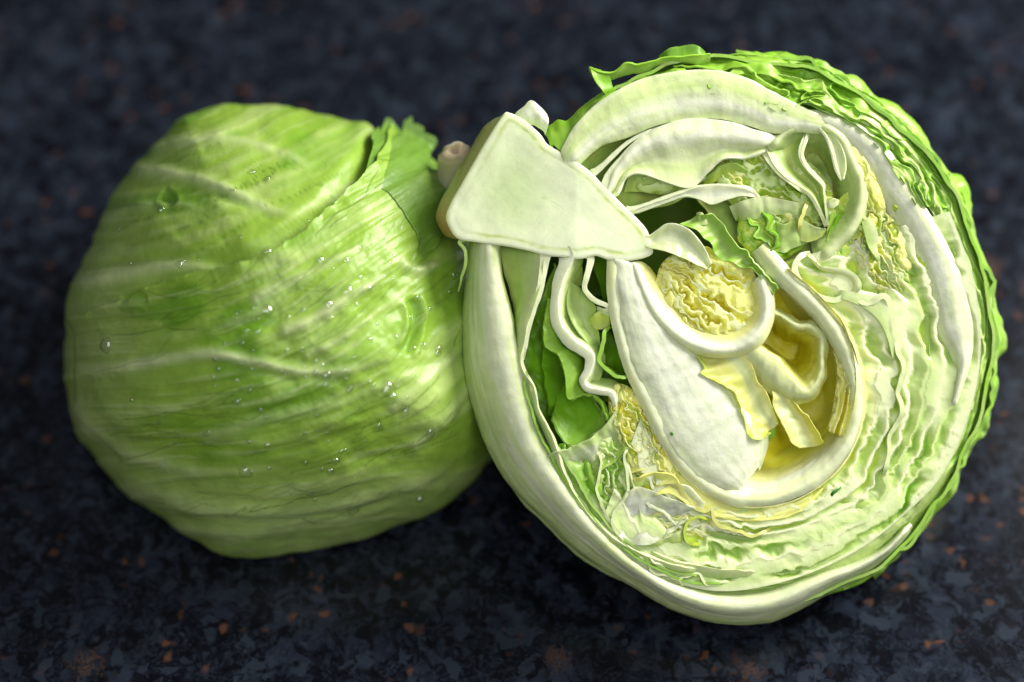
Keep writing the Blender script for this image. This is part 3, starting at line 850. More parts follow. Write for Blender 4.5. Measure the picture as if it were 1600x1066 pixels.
leaf([(8, "920 500, 932 488, 946 486, 958 498"), (14, "922 506, 930 514, 944 514, 958 504")], t=3, cols=(YG, OL), edge=PW, wr=(2, 16))
leaf([(6, "932 478, 944 482, 956 480"), (8, "932 488, 946 492, 958 500")], t=3, cols=(WH, PW), edge=WH)
leaf("953 510, 944 522, 940 544, 938 566, 952 580, 972 590, 988 582", t=(6, 6, 5), cols=(LG, YG), edge=LG, depth=40, wr=(2, 20), fr=(1.5, 20))
leaf([(14, "928 560, 930 580, 920 600"), (20, "944 556, 940 580, 934 606")], t=3, cols=(PW, PG), edge=PW, fr=(3, 10))
leaf([(50, "920 405, 935 440, 945 480"), (60, "950 405, 955 440, 960 480")], t=3, cols=(DG, GR), edge=DG)  # dark green backing, cavity shade put into its colour
leaf([(30, "940 600, 965 604, 990 606"), (36, "936 625, 965 630, 990 628")], t=3, cols=(GR, DG), edge=GR, fr=(4, 18))  # darkened backing stands in for shade in this small gap

# --- heart: big pale bowl leaf
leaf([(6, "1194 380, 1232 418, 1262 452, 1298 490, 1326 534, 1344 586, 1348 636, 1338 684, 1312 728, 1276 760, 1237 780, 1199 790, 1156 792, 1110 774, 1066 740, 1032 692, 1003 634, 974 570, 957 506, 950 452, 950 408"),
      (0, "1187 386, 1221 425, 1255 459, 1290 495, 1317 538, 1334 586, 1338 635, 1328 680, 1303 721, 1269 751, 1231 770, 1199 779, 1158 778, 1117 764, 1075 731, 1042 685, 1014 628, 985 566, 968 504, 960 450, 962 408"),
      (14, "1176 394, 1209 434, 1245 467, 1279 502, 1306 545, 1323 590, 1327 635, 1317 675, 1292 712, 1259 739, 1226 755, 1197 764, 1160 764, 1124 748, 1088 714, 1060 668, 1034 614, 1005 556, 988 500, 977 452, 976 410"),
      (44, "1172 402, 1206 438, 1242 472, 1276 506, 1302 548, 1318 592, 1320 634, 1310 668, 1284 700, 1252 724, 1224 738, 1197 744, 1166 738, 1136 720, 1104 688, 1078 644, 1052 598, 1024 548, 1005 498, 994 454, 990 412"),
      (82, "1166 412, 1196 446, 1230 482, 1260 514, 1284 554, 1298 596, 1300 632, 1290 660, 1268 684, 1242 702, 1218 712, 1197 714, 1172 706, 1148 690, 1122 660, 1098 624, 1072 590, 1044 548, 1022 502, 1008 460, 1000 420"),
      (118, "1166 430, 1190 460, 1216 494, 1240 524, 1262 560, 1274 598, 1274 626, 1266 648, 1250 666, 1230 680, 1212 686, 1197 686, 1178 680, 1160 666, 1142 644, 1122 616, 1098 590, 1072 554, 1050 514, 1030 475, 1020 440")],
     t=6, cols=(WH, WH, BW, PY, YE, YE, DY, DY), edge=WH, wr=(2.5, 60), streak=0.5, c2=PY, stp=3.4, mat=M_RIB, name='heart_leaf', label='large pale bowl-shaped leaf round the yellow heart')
leaf([(-1, "957 410, 963 455, 973 508, 989 566, 1017 630, 1046 688, 1078 732, 1116 760, 1150 771"),
      (-5, "972 412, 980 456, 992 504, 1011 556, 1040 616, 1068 670, 1100 714, 1132 744, 1158 762"),
      (-1, "992 418, 1002 458, 1020 500, 1042 542, 1070 588, 1102 636, 1132 680, 1154 714, 1172 746"),
      (9, "1000 424, 1012 462, 1032 500, 1058 532, 1088 566, 1122 604, 1152 644, 1178 680, 1184 730"),
      (26, "1004 430, 1018 466, 1042 498, 1068 524, 1098 552, 1132 590, 1164 632, 1190 660, 1200 690, 1186 736")],
     t=3, dive=9, cols=(WH, BW, BW, WH), edge=WH, wr=(3.5, 34), streak=0.3, c2=PW, mat=M_RIB, name='heart_leaf', label='bright white leaf face sloping into the yellow hollow')
leaf([(4, "1010 780, 1046 772, 1076 790, 1112 806, 1150 812, 1190 814, 1230 808, 1268 790"), (10, "1050 735, 1080 752, 1110 776, 1150 794, 1192 798, 1232 790, 1272 772, 1300 750")], t=4, cols=(PY, PY), edge=PY, wr=(2, 30), fr=(2, 30))
# rings right of and below the heart
band("1218 412, 1278 466, 1326 526, 1344 585, 1348 636, 1338 686, 1312 730, 1276 762, 1238 782, 1199 791, 1156 790, 1110 774, 1066 740, 1032 692, 1006 640",
     "1484 330, 1520 430, 1532 516, 1530 580, 1517 640, 1494 702, 1460 758, 1406 810, 1350 854, 1280 890, 1206 914, 1130 924, 1060 912, 996 878, 936 826",
     7.2, 18, [PY, PY, WH, PY, WH, WH, WH, PW, WH, PW, WH], [PY, PY, PW, PW, PW, PW, WH, PG, PW, PG, PG], [YE, DY, YG, YE, PG, YG, PG, LG, LG, GR, GR], 301, w=(3, 5, 5, 6),
     label='tightly packed wavy leaf layers ringed round the heart', closed=0.2, ruff=0.17, wave=0.9)
band("1340 188, 1362 202, 1394 234, 1424 282, 1454 330, 1480 376, 1500 424, 1514 470, 1522 516, 1521 575, 1510 632, 1490 688, 1460 742, 1424 788, 1378 828, 1324 858, 1260 882, 1190 896, 1120 900",
     "1358 148, 1392 172, 1426 202, 1470 252, 1503 300, 1515 348, 1532 400, 1549 445, 1554 500, 1557 560, 1544 618, 1528 672, 1500 736, 1458 800, 1408 860, 1352 908, 1292 930, 1226 948, 1150 954",
     4.6, 17, [PW, PW, PG, PG, LG], [PW, PG, LG, LG, LG], [LG, GR, GR, GR, GR], 311, w=(8, 11, 22, 40, 62), ruff=0.34, wave=1.2, ulen=24, closed=-0.05,
     label='wrinkled green and white outer leaves turning down the right side', mat=M_OUT)

# streaky yellow-green hollow on the right
leaf([(10, "1398 470, 1402 520, 1414 560, 1412 610, 1408 660, 1402 710"), (22, "1420 455, 1426 510, 1430 560, 1428 612, 1420 665, 1408 715"), (10, "1446 450, 1452 510, 1454 562, 1448 612, 1434 664, 1414 716")],
     t=4, cols=(PG, YG, YG, PG), edge=PG, wr=(4, 40), streak=0.7, c2=PW, name='leaf')
leaf([(18, "1405 440, 1425 430, 1440 440"), (24, "1402 500, 1425 495, 1448 500")], t=3, cols=(YG, LG), edge=YG, fr=(4, 14))

# small tight bud at the top of the heart
leaf([(12, "1196 424, 1208 464, 1207 502, 1186 540, 1150 556, 1100 555, 1056 535, 1022 502, 1000 462, 984 420"),
      (-3, "1188 430, 1199 465, 1198 500, 1178 532, 1145 547, 1104 546, 1062 527, 1030 497, 1008 460, 992 418"),
      (1, "1182 436, 1191 467, 1189 498, 1171 524, 1142 537, 1104 536, 1066 518, 1036 488, 1014 454, 998 416"),
      (10, "1176 442, 1182 469, 1180 495, 1164 515, 1139 526, 1104 525, 1072 508, 1043 480, 1021 448, 1005 414"),
      (26, "1166 450, 1170 472, 1166 490, 1154 504, 1134 512, 1106 510, 1080 496, 1054 470, 1034 444, 1016 420")],
     t=5, cols=(PY, WH, BW, PY, PY, YE), edge=WH, wr=(1.5, 40), mat=M_RIB, name='bud_leaf', label='smooth pale leaf cupping the tight yellow bud')
leaf([(-5, "1016 368, 1044 350, 1074 357, 1098 382, 1112 412"), (3, "1015 378, 1042 372, 1068 380, 1090 398, 1108 416"), (-6, "1016 388, 1040 393, 1064 402, 1084 412, 1104 421")],
     t=2.6, cols=(PW, WH, PW), edge=WH, wr=(5, 26), dive=3, mat=M_RIB, name='bud_leaf')
leaf([(-2, "1092 336, 1112 336, 1130 353, 1152 378, 1176 402, 1198 428, 1216 452"), (7, "1078 344, 1100 352, 1120 372, 1142 394, 1168 410, 1194 434, 1212 456"),
      (-2, "1062 350, 1088 362, 1106 380, 1122 402, 1146 413, 1174 422, 1200 444, 1210 460")],
     t=2.4, cols=(LG, PG, LG), edge=PG, wr=(4, 26), fr=(4, 14), name='bud_leaf', label='soft green frilly leaf between bud and rib')
leaf([(6, "1090 332, 1098 333, 1104 348"), (6, "1088 350, 1098 352, 1108 350")], t=4, cols=(WH, PW), edge=WH)
disc(1106, 463, 88, 62, 0.62, 9, 0.6, 22, [PY, WH, PY], [PY, YE, PY], [DY, DY, DY], 321, w=5, drop=14, warp=14, label='tiny crinkled yellow leaves packed inside the bud', fan=(985, 375, 11.0), closed=0.15, eth=0.26)
band("1196 424, 1230 452, 1262 478, 1288 505, 1300 545, 1306 590, 1300 640, 1290 672", "1232 420, 1268 450, 1296 478, 1318 505, 1332 545, 1338 592, 1332 644, 1318 684", 3.6, 22, [PY, PY, PY, PY], [PY, YE, YE, PY], [DY, DY, DY, DY], 331,
     w=(16, -6), ruff=0.5, wave=0.5, ulen=11, label='frilled yellow leaf edges inside the heart wall', closed=-0.2)
disc(1378, 394, 42, 72, -0.35, 11, 1.1, 16, [PY, PY, PW], [YG, PY, PG], [DY, YG, LG], 341, w=1, warp=18, label='frilly yellow-green leaf cluster near the right rim', closed=0.05)
disc(1348, 275, 19, 72, -0.46, 9, 1.05, 10, [PY, PY], [YG, PY], [YE, YG], 351, w=2, warp=10, label='narrow yellow frill beside the folded white leaf')
disc(1006, 690, 36, 100, -0.47, 12, 1.1, 16, [PY, PY, PY], [PY, YE, PW], [DY, YE, YG], 361, w=2, warp=17, label='frilly yellow leaves left of the heart', closed=0.05)
disc(1316, 385, 26, 36, 0.2, 10, 1.3, 12, [YG, LG], [LG, YG], [GR, GR], 371, w=8, warp=12)
disc(1190, 366, 40, 34, 0.5, 12, 0.8, 14, [YG, LG], [LG, PG], [GR, LG], 381, w=10, warp=14)
disc(1210, 292, 100, 62, 0.45, 19, 0.6, 20, [PW, PY, PW], [PG, YG, PW], [YG, OL, YG], 385, w=12, warp=20, closed=0.05)
disc(1060, 268, 70, 30, -0.3, 16, -0.3, 14, [PW, PW], [PG, PG], [OL, YG], 386, w=16, warp=12)
disc(925, 770, 34, 92, -0.62, 12, 0.95, 18, [PW, PG, PW], [LG, PG, LG], [GR, GR, LG], 391, w=10, warp=14, label='bright green leaf layers in the lower left pocket')
disc(1085, 820, 70, 22, 0.15, 10, 0.1, 12, [PY, WH, PY], [PG, PW, PY], [YG, LG, YE], 401, w=5, warp=11)

# cupped leaf inside the heart
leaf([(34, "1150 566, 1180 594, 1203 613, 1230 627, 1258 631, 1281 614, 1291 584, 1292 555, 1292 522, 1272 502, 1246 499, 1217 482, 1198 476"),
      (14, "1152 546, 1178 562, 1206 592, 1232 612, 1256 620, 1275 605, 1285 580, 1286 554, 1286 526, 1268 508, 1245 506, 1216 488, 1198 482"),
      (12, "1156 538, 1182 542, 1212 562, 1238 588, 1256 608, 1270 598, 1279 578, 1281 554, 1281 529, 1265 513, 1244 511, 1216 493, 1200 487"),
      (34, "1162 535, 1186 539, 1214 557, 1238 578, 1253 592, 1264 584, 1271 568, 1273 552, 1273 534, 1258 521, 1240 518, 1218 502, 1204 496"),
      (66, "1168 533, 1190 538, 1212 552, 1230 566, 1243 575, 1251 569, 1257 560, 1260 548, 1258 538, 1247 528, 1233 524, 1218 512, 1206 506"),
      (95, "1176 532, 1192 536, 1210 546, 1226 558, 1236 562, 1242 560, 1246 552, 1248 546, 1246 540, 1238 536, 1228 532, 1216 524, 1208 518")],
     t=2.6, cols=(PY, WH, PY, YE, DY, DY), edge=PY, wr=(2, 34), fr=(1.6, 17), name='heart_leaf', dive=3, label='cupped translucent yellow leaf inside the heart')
leaf([(16, "1136 547, 1160 550, 1176 572, 1184 596, 1200 616, 1208 640, 1216 662"), (20, "1118 552, 1138 560, 1156 580, 1168 602, 1178 628, 1190 652, 1210 668"),
      (15, "1100 556, 1116 572, 1130 590, 1150 606, 1158 634, 1176 664, 1200 674"), (3, "1088 556, 1100 575, 1093 584, 1124 600, 1150 613, 1157 643, 1170 684, 1189 687, 1204 676")],
     t=2.2, cols=(PY, WH, PY, PY, YG), edge=PY, wr=(2.5, 30), fr=(3, 13), name='heart_leaf', dive=4, label='ragged pale yellow leaf below the bud')
leaf([(14, "1206 612, 1210 636, 1222 664, 1238 692, 1250 700"), (24, "1220 616, 1228 638, 1242 664, 1256 686, 1262 699"), (26, "1232 622, 1246 644, 1260 664, 1270 682, 1276 697"), (16, "1240 628, 1258 646, 1272 664, 1282 680, 1288 692")],
     t=2.2, cols=(PY, WH, PY, YE), edge=PY, wr=(2, 26), fr=(2, 14), name='heart_leaf', dive=3)
leaf([(30, "1184 660, 1196 650, 1210 664"), (36, "1186 680, 1200 690, 1214 676")], t=3, cols=(YG, LG), edge=YG, fr=(4, 10), name='heart_leaf')

leaf([(26, "988 690, 1000 680, 1014 684, 1022 700"), (12, "984 716, 1004 712, 1024 718, 1046 722"), (4, "986 740, 1010 734, 1036 736, 1056 742")], t=3, cols=(DY, YE, PY), edge=PY, wr=(3, 20))
leaf([(2, "984 748, 1012 740, 1040 738, 1058 748, 1066 768, 1082 790"), (10, "980 762, 1008 758, 1036 762, 1056 778, 1076 798")], t=4, cols=(PY, PW), edge=PY, wr=(4, 24), fr=(2, 20))
leaf([(-1, "978 768, 1002 762, 1032 774, 1060 784, 1092 794"), (8, "966 790, 990 788, 1020 796, 1050 802, 1084 800"), (12, "958 812, 980 816, 1010 820, 1040 818, 1076 804"), (1, "960 834, 978 848, 1012 852, 1044 836, 1074 808")],
     t=2.4, cols=(WH, BW, BW, WH), edge=WH, wr=(8, 26), fr=(2.5, 20), dive=2, mat=M_PACK, name='leaf', label='crinkled bright white leaf patch at the lower left')
leaf("1014 764, 1040 754, 1060 754, 1068 772, 1078 790, 1100 802, 1112 796, 1114 812, 1126 824, 1156 828, 1176 838, 1204 826", t=(3, 6, 5, 4), cols=(WH, PW), edge=PY, fr=(2, 24), depth=28, wob=3)
leaf([(0, "1056 756, 1076 760, 1092 776, 1104 792"), (8, "1066 774, 1080 790, 1094 800, 1106 804")], t=4, cols=(WH, WH), edge=WH, wr=(3, 20), mat=M_RIB)
leaf("1114 816, 1092 808, 1076 816, 1069 832, 1076 848, 1100 850", t=(4, 5, 5), cols=(PW, PG), edge=YG, depth=24, wr=(1.5, 20))
leaf([(8, "1088 812, 1120 830, 1160 838, 1200 834"), (12, "1082 836, 1116 844, 1160 850, 1204 844")], t=3, cols=(PW, LG), edge=PW, wr=(3, 20), patch=0.6, c2=LG)
leaf([(4, "1010 850, 1045 838, 1068 826"), (8, "1020 858, 1050 854, 1078 850"), (10, "1030 864, 1064 864, 1100 862")], t=4, cols=(PW, OL, PW), edge=WH, wr=(3, 24))
leaf("985 862, 1010 872, 1020 895, 1060 902, 1072 922", t=4, cols=(PW, LG), edge=WH, depth=30, fr=(4, 20))
leaf("1000 866, 1030 880, 1042 900, 1068 906, 1090 900, 1110 916, 1150 912", t=4, cols=(PW, LG), edge=WH, depth=30, fr=(4, 22))
leaf([(2, "1008 858, 1060 876, 1120 888, 1190 892"), (8, "1006 868, 1058 890, 1110 902, 1180 904")], t=4, cols=(WH, PW), edge=WH, wr=(4, 28), patch=0.5, c2=PG)

# --- core
def core():
    outline = pts("789 176, 792 175, 795 176, 806 180, 822 190, 836 202, 846 212, 856 226, 876 238, 896 250, 922 268, 945 292, 975 322, 998 344, 1012 362, 1020 388, 1018 398, 1000 405, 975 408, 950 406, "
                  "930 400, 905 405, 880 402, 855 400, 825 392, 790 385, 765 382, 740 378, 718 374, 706 362, 698 340, 706 316, 724 284, 742 252, 762 218, 778 192")
    loop, _ = spline(np.vstack([outline, outline[:1]]), 260)
    loop = loop[:-1]
    loop2 = spline(np.vstack([outline, outline[:1]]), 620)[0]
    cen = np.array([850.0, 310.0])
    nr = 46
    n = len(loop)
    rr = np.linspace(0.02, 1, nr) ** 0.8
    X = cen[0] + (loop[:, 0] - cen[0])[:, None] * rr[None, :]
    Y = cen[1] + (loop[:, 1] - cen[1])[:, None] * rr[None, :]
    # pixel distance to the outline
    P2 = np.stack([X.ravel(), Y.ravel()], 1)
    D = np.min(np.linalg.norm(P2[:, None, :] - loop2[None, :, :], axis=2), axis=1).reshape(n, nr)
    wz = -1.5 + 2.0 * sstep(6, 75, D) + 0.9 * fbm(X / 40, Y / 40, seed=3) + 0.35 * fbm((X + Y) / 5, (X - Y) / 60, seed=4) + sstep(3, 0, D) * 1.2
    wz = wz + 0.35 * np.exp(-((D - 12) / 2.5) ** 2)
    F = np.stack([X, Y, wz], -1)
    cen_g = np.exp(-(((X - 800) / 55) ** 2 + ((Y - 295) / 65) ** 2))[..., None]
    base = np.array((0.78, 0.84, 0.54)); gre = np.array((0.60, 0.73, 0.32))
    col = base * (1 - cen_g * 0.85) + gre * cen_g * 0.85
    cen2 = np.exp(-(((X - 935) / 45) ** 2 + ((Y - 355) / 30) ** 2))[..., None]
    col = col * (1 - 0.6 * cen2) + np.array(BW) * 0.6 * cen2
    dn = D + 2.5 * fbm(X / 14, Y / 14, seed=21)
    ring = np.exp(-((dn - 12) / 3.0) ** 2)[..., None] * (0.35 + 0.65 * sstep(-0.2, 0.5, fbm(X / 20, Y / 20, seed=31)))[..., None] * sstep(720, 770, X)[..., None]
    col = col * (1 - ring * 0.95) + np.array((0.50, 0.60, 0.12)) * ring * 0.95
    ed = sstep(7, 2, D)[..., None] * 0.7
    col = col * (1 - ed) + np.array(WH) * ed
    # side walls going down and back; at the left the old stem end shows as an olive bevel
    steps = [(0.0, 0), (0.5, 3), (1.2, 12), (2.5, 26), (4, 55), (6, 95), (8, 140)]
    left = sstep(800, 770, loop[:, 0]) * sstep(392, 370, loop[:, 1]) * sstep(165, 200, loop[:, 1] + 15)
    walls, wc = [], []
    brn = (sstep(300, 356, loop[:, 1]) * 0.8)[:, None]
    dirv = loop - cen
    dirv /= np.linalg.norm(dirv, axis=1)[:, None]
    walls.append(F[:, -1].copy()); wc.append(col[:, -1].copy())
    for sh, dz in steps[1:]:
        q = loop - dirv * sh * 2.2 * (1 - left)[:, None]
        push = np.array([-17.0, -2.0]) * min(1.0, dz / 24.0)
        q = q + left[:, None] * push[None, :] + min(1.0, dz / 40.0) * 1.5 * fbm(loop[:, 0] / 8, loop[:, 1] / 8 + dz * 0.1, seed=6)[:, None]
        w = np.full(n, dz + 0.2)
        walls.append(np.c_[q, w])
        wc.append(np.array(PW)[None] * (1 - left)[:, None] + (np.array((0.46, 0.48, 0.14))[None] * (1 - brn) + np.array((0.42, 0.22, 0.08))[None] * brn) * left[:, None])
    V = np.concatenate([F, np.stack(walls, 1)], 1)
    C = np.concatenate([col, np.stack(wc, 1)], 1)
    m = V.shape[1]
    V2 = V.reshape(-1, 3)
    i = np.arange(n)[:, None]; j = np.arange(m - 1)[None, :]
    j = j[:, j[0] != nr - 1]
    a = (i * m + j).ravel(); b = (((i + 1) % n) * m + j).ravel()
    faces = np.stack([a, b, b + 1, a + 1], 1)
    cv = len(V2)
    V2 = np.vstack([V2, [[cen[0], cen[1], 0.5]], [[cen[0], cen[1], 150.0]]])
    C2 = np.vstack([C.reshape(-1, 3), [gre], [PW]])
    ii = np.arange(n)
    tri1 = np.stack([np.full(n, cv), ((ii + 1) % n) * m, ii * m, ii * m], 1)
    tri2 = np.stack([np.full(n, cv + 1), ii * m + m - 1, ((ii + 1) % n) * m + m - 1, ((ii + 1) % n) * m + m - 1], 1)
    # degenerate quads avoided: build triangles separately
    me = link('core', at(V2), faces, M_CORE, RH, C2, 'pale green solid core sliced lengthwise with a browned stem end')
    import bmesh
    bm = bmesh.new(); bm.from_mesh(me.data); bm.verts.ensure_lookup_table()
    for t3 in list(tri1[:, :3]) + list(tri2[:, :3]):
        try:
            f = bm.faces.new([bm.verts[int(q)] for q in t3]); f.smooth = True
        except ValueError:
            pass
    bmesh.ops.recalc_face_normals(bm, faces=bm.faces)
    bm.to_mesh(me.data); bm.free()


core()
leaf([(14, "806 178, 818 168, 829 157, 842 166, 854 180"), (6, "812 186, 822 180, 834 174, 846 180, 857 192"), (8, "824 196, 834 196, 842 200, 850 206, 852 212")],
     t=2.5, dive=1, cols=(WH, BW, PW), edge=WH, wr=(3, 18), mat=M_RIB, name='rib_stub', label='translucent broken rib stub on top of the core')
leaf("718 378, 727 392, 728 412, 722 432, 716 456", t=(6, 4, 2), cols=(PG, LG), edge=PG, depth=18, wr=(2, 20), name='leaf_shred', label='thin torn green shred hanging from the core')
#@@LEFT
# =================================================================== LEFT HALF
LH = thing('lettuce_half', 'rounded iceberg lettuce half at the left lying cut side down with glossy veined green leaves', 'lettuce', (-0.078, 0.0, 0.0))
LC = np.array([435.0, 520.0])
LZ = 0.572
LR = 325.0
lo = pts("400 168, 330 170, 288 184, 255 214, 214 250, 180 290, 160 340, 145 385, 122 420, 108 455, 104 510, 97 575, 104 640, 124 690, 160 732, 205 772, 250 812, 300 850, 345 872, 400 877, 450 870, 520 860, "
         "590 842, 650 814, 700 778, 745 742, 778 712, 795 650, 785 560, 765 450, 742 370, 712 300, 680 250, 640 222, 590 205, 545 190, 500 176, 450 168")
lang = np.arctan2(lo[:, 1] - LC[1], lo[:, 0] - LC[0])
lrad = np.hypot(lo[:, 0] - LC[0], lo[:, 1] - LC[1])
_o = np.argsort(lang); lang, lrad = lang[_o], lrad[_o]
lang3 = np.r_[lang - 2 * math.pi, lang, lang + 2 * math.pi]; lrad3 = np.r_[lrad, lrad, lrad]


def rout(a):
    return np.interp(a, lang3, lrad3)


def seg_dist(x, y, c, n=90):
    """distance to a polyline and the position along it"""
    q, _ = spline(pts(c), n)
    d = np.full(x.shape, 1e9); s = np.zeros(x.shape)
    for i in range(n - 1):
        a, b = q[i], q[i + 1]
        ab = b - a; l2 = ab @ ab + 1e-9
        t = np.clip(((x - a[0]) * ab[0] + (y - a[1]) * ab[1]) / l2, 0, 1)
        dd = np.hypot(x - a[0] - t * ab[0], y - a[1] - t * ab[1])
        m = dd < d
        d = np.where(m, dd, d); s = np.where(m, (i + t) / (n - 1), s)
    return d, s


LRIBS = [  # curve, width, relief, paleness
    ("97 575, 150 577, 210 570, 270 560, 330 552, 400 565, 470 579, 540 578, 610 556, 660 520", 8, 3.5, 0.75),
    ("110 445, 160 438, 210 426, 260 416, 320 416, 370 424", 10, 4.5, 0.6),
    ("195 262, 250 266, 310 280, 370 305, 430 330, 480 335", 9, 4.5, 0.65),
    ("225 235, 300 222, 370 222, 440 240, 500 268", 9, 4, 0.5),
    ("150 350, 210 325, 270 318, 330 330", 7, 3, 0.4),
    ("105 620, 140 670, 190 705, 260 728, 340 742", 12, 4, 0.55),
    ("180 750, 280 785, 400 802, 520 790, 640 752, 730 700", 12, 4, 0.45),
    ("385 478, 430 450, 480 428, 530 402, 570 380", 7, 3, 0.55),
    ("430 520, 490 500, 540 466, 580 445, 612 440", 9, 5, 0.7),
    ("470 560, 520 535, 570 500, 600 480, 625 478", 7, 3.5, 0.45),
    ("300 690, 400 655, 500 635, 600 600, 690 560", 8, 2.5, 0.35),
    ("250 830, 340 828, 450 822, 560 806, 660 765", 8, 3, 0.4),
    ("600 640, 650 600, 700 560, 745 520", 8, 4, 0.5),
    ("630 700, 680 660, 730 600, 765 560", 7, 3, 0.4),
    ("620 405, 636 420, 660 422, 690 408", 7, 5, 0.6),
]


def flow_q(x, y):
    g = 0.12 * (x - 100) + 0.45 * 60 * np.logaddexp(0, (x - 330) / 60.0)
    return y + g * (0.1 + 0.9 * sstep(880, 330, y)) + 7 * vnoise(x / 150, y / 150, seed=40)


# vein polylines that wander along the leaf's grain
rng = np.random.RandomState(4)
VEINS = []
for i in range(84):
    x, y = rng.uniform(140, 640), rng.uniform(250, 820)
    P_ = [(x, y)]
    ph = rng.uniform(0, 99)
    for k in range(rng.randint(7, 18)):
        e = 2.0
        g = np.array([flow_q(np.array([x + e]), np.array([y]))[0] - flow_q(np.array([x - e]), np.array([y]))[0],
                      flow_q(np.array([x]), np.array([y + e]))[0] - flow_q(np.array([x]), np.array([y - e]))[0]])
        tdir = np.array([g[1], -g[0]]); tdir /= np.linalg.norm(tdir) + 1e-9
        an = 0.38 * vnoise(np.array([ph + k * 0.45]), np.array([i * 1.7]), seed=77)[0] - 0.08
        ca, sa = math.cos(an), math.sin(an)
        x += 11 * (tdir[0] * ca - tdir[1] * sa); y += 11 * (tdir[0] * sa + tdir[1] * ca)
        P_.append((x, y))
    P_ = np.array(P_)
    VEINS.append(P_)
    for b_ in range(rng.randint(0, 3)):            # side veins fork off at a shallow angle
        k0 = rng.randint(1, len(P_) - 2)
        dv_ = P_[k0 + 1] - P_[k0]; dv_ /= np.linalg.norm(dv_)
        ang = rng.choice([-1, 1]) * rng.uniform(0.35, 0.7)
        B_ = [P_[k0]]
        for q_ in range(rng.randint(3, 7)):
            ca, sa = math.cos(ang), math.sin(ang)
            B_.append(B_[-1] + 8 * np.array([dv_[0] * ca - dv_[1] * sa, dv_[0] * sa + dv_[1] * ca]))
            ang *= 0.8
        VEINS.append(np.array(B_))


def skin(x, y, c):
    """relief (px) and colour of the left head's skin at photo position x, y; c = how far the skin faces up"""
    sh = x.shape
    q = flow_q(x, y)
    st1 = fbm(q / 17, x / 170, seed=50)
    st2 = fbm(q / 7.0, x / 90, seed=51)
    big = fbm(x / 95, y / 70, seed=52, oct=3)
    d = 2.2 * st1 + 0.9 * st2 + 7.5 * big + 3.8 * fbm(q / 60, x / 260, seed=57, oct=2) + 0.5 * fbm(x / 9, y / 9, seed=53)
    base = np.array((0.31, 0.50, 0.055)); pale = np.array((0.54, 0.68, 0.22)); deep = np.array((0.140, 0.350, 0.006)); white = np.array((0.70, 0.77, 0.40))
    col = np.broadcast_to(base, sh + (3,)).copy()
    def mx(col, c3, m):
        return col * (1 - m[..., None]) + c3 * m[..., None]
    col = mx(col, pale, sstep(-0.1, 0.6, st1) * 0.6)
    blotch = sstep(0.05, 0.55, fbm(q / 42, x / 95, seed=55))
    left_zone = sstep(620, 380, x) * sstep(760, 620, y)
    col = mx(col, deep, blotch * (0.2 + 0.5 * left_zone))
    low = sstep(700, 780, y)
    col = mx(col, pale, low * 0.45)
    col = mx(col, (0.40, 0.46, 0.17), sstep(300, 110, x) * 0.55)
    col = mx(col, white, sstep(0.25, 0.75, st2) * 0.28)
    for cv, wdt, hgt, pal in LRIBS:
        dd, s = seg_dist(x, y, cv, 60)
        fade = sstep(0, 0.08, s) * sstep(1.0, 0.75, s) * (0.7 + 0.3 * vnoise(s * 9, s * 0, seed=int(hgt * 10)))
        w_ = wdt * (1.25 - 0.6 * s)
        g = np.exp(-(dd / w_) ** 2)
        d = d + hgt * g * fade - 0.4 * hgt * np.exp(-((dd - 1.9 * w_) / w_) ** 2) * fade
        col = mx(col, white, np.clip(g * fade * pal * 1.1, 0, 1))
    # fine dark veins, slightly sunk
    vm = np.zeros(sh)
    X1, Y1 = x.ravel(), y.ravel()
    for k, P_ in enumerate(VEINS):
        lo_, hi_ = P_.min(0) - 6, P_.max(0) + 6
        sel = (X1 > lo_[0]) & (X1 < hi_[0]) & (Y1 > lo_[1]) & (Y1 < hi_[1])
        if not sel.any():
            continue
        sx, sy = X1[sel], Y1[sel]
        dm = np.full(sx.shape, 1e9)
        for a, b in zip(P_[:-1], P_[1:]):
            ab = b - a; l2 = ab @ ab + 1e-9
            t = np.clip(((sx - a[0]) * ab[0] + (sy - a[1]) * ab[1]) / l2, 0, 1)
            dm = np.minimum(dm, np.hypot(sx - a[0] - t * ab[0], sy - a[1] - t * ab[1]))
        vv = np.exp(-(dm / 1.1) ** 2) * (0.25 + 0.5 * hash3(np.array([k]), np.array([3]), np.array([1]), 9)[0] ** 2)
        flat = vm.ravel(); flat[sel] = np.maximum(flat[sel], vv); vm = flat.reshape(sh)
    col = mx(col, (0.07, 0.15, 0.012), np.clip(vm * 0.85, 0, 1))
    d = d - 0.5 * vm
    # creases where the skin folds
    for cv, w_, dp in [("636 462, 646 490, 642 525, 626 556", 8, 9), ("250 300, 262 310, 270 322", 12, 7), ("190 470, 215 466, 240 470", 10, 5), ("330 300, 380 315, 410 320", 8, 3)]:
        dd, s = seg_dist(x, y, cv, 30)
        g = np.exp(-(dd / w_) ** 2) * sstep(0, 0.15, s) * sstep(1, 0.85, s)
        d = d - dp * g + 0.5 * dp * np.exp(-((dd - 14) / 6) ** 2) * sstep(0, 0.15, s) * sstep(1, 0.85, s)
        col = mx(col, deep, g * 0.4)  # grooves also coloured darker, painting in the shade of the fold
    return d, col


def dome(x, y, h=0.0):
    """photo position + height (px) -> (px-space x, y, axis distance m) on the left head's near side"""
    dx, dy = x - LC[0], y - LC[1]
    a = np.arctan2(dy, dx); r = np.hypot(dx, dy)
    rho = np.clip(r / rout(a), 0, 0.999)
    c = np.sqrt(1 - rho ** 2)
    # push outwards along the ellipsoid's normal
    ox, oy = np.cos(a) * rho * h, np.sin(a) * rho * h
    z = LZ - (c * LR + c * h) * K * LZ
    return x + ox, y + oy, z, c


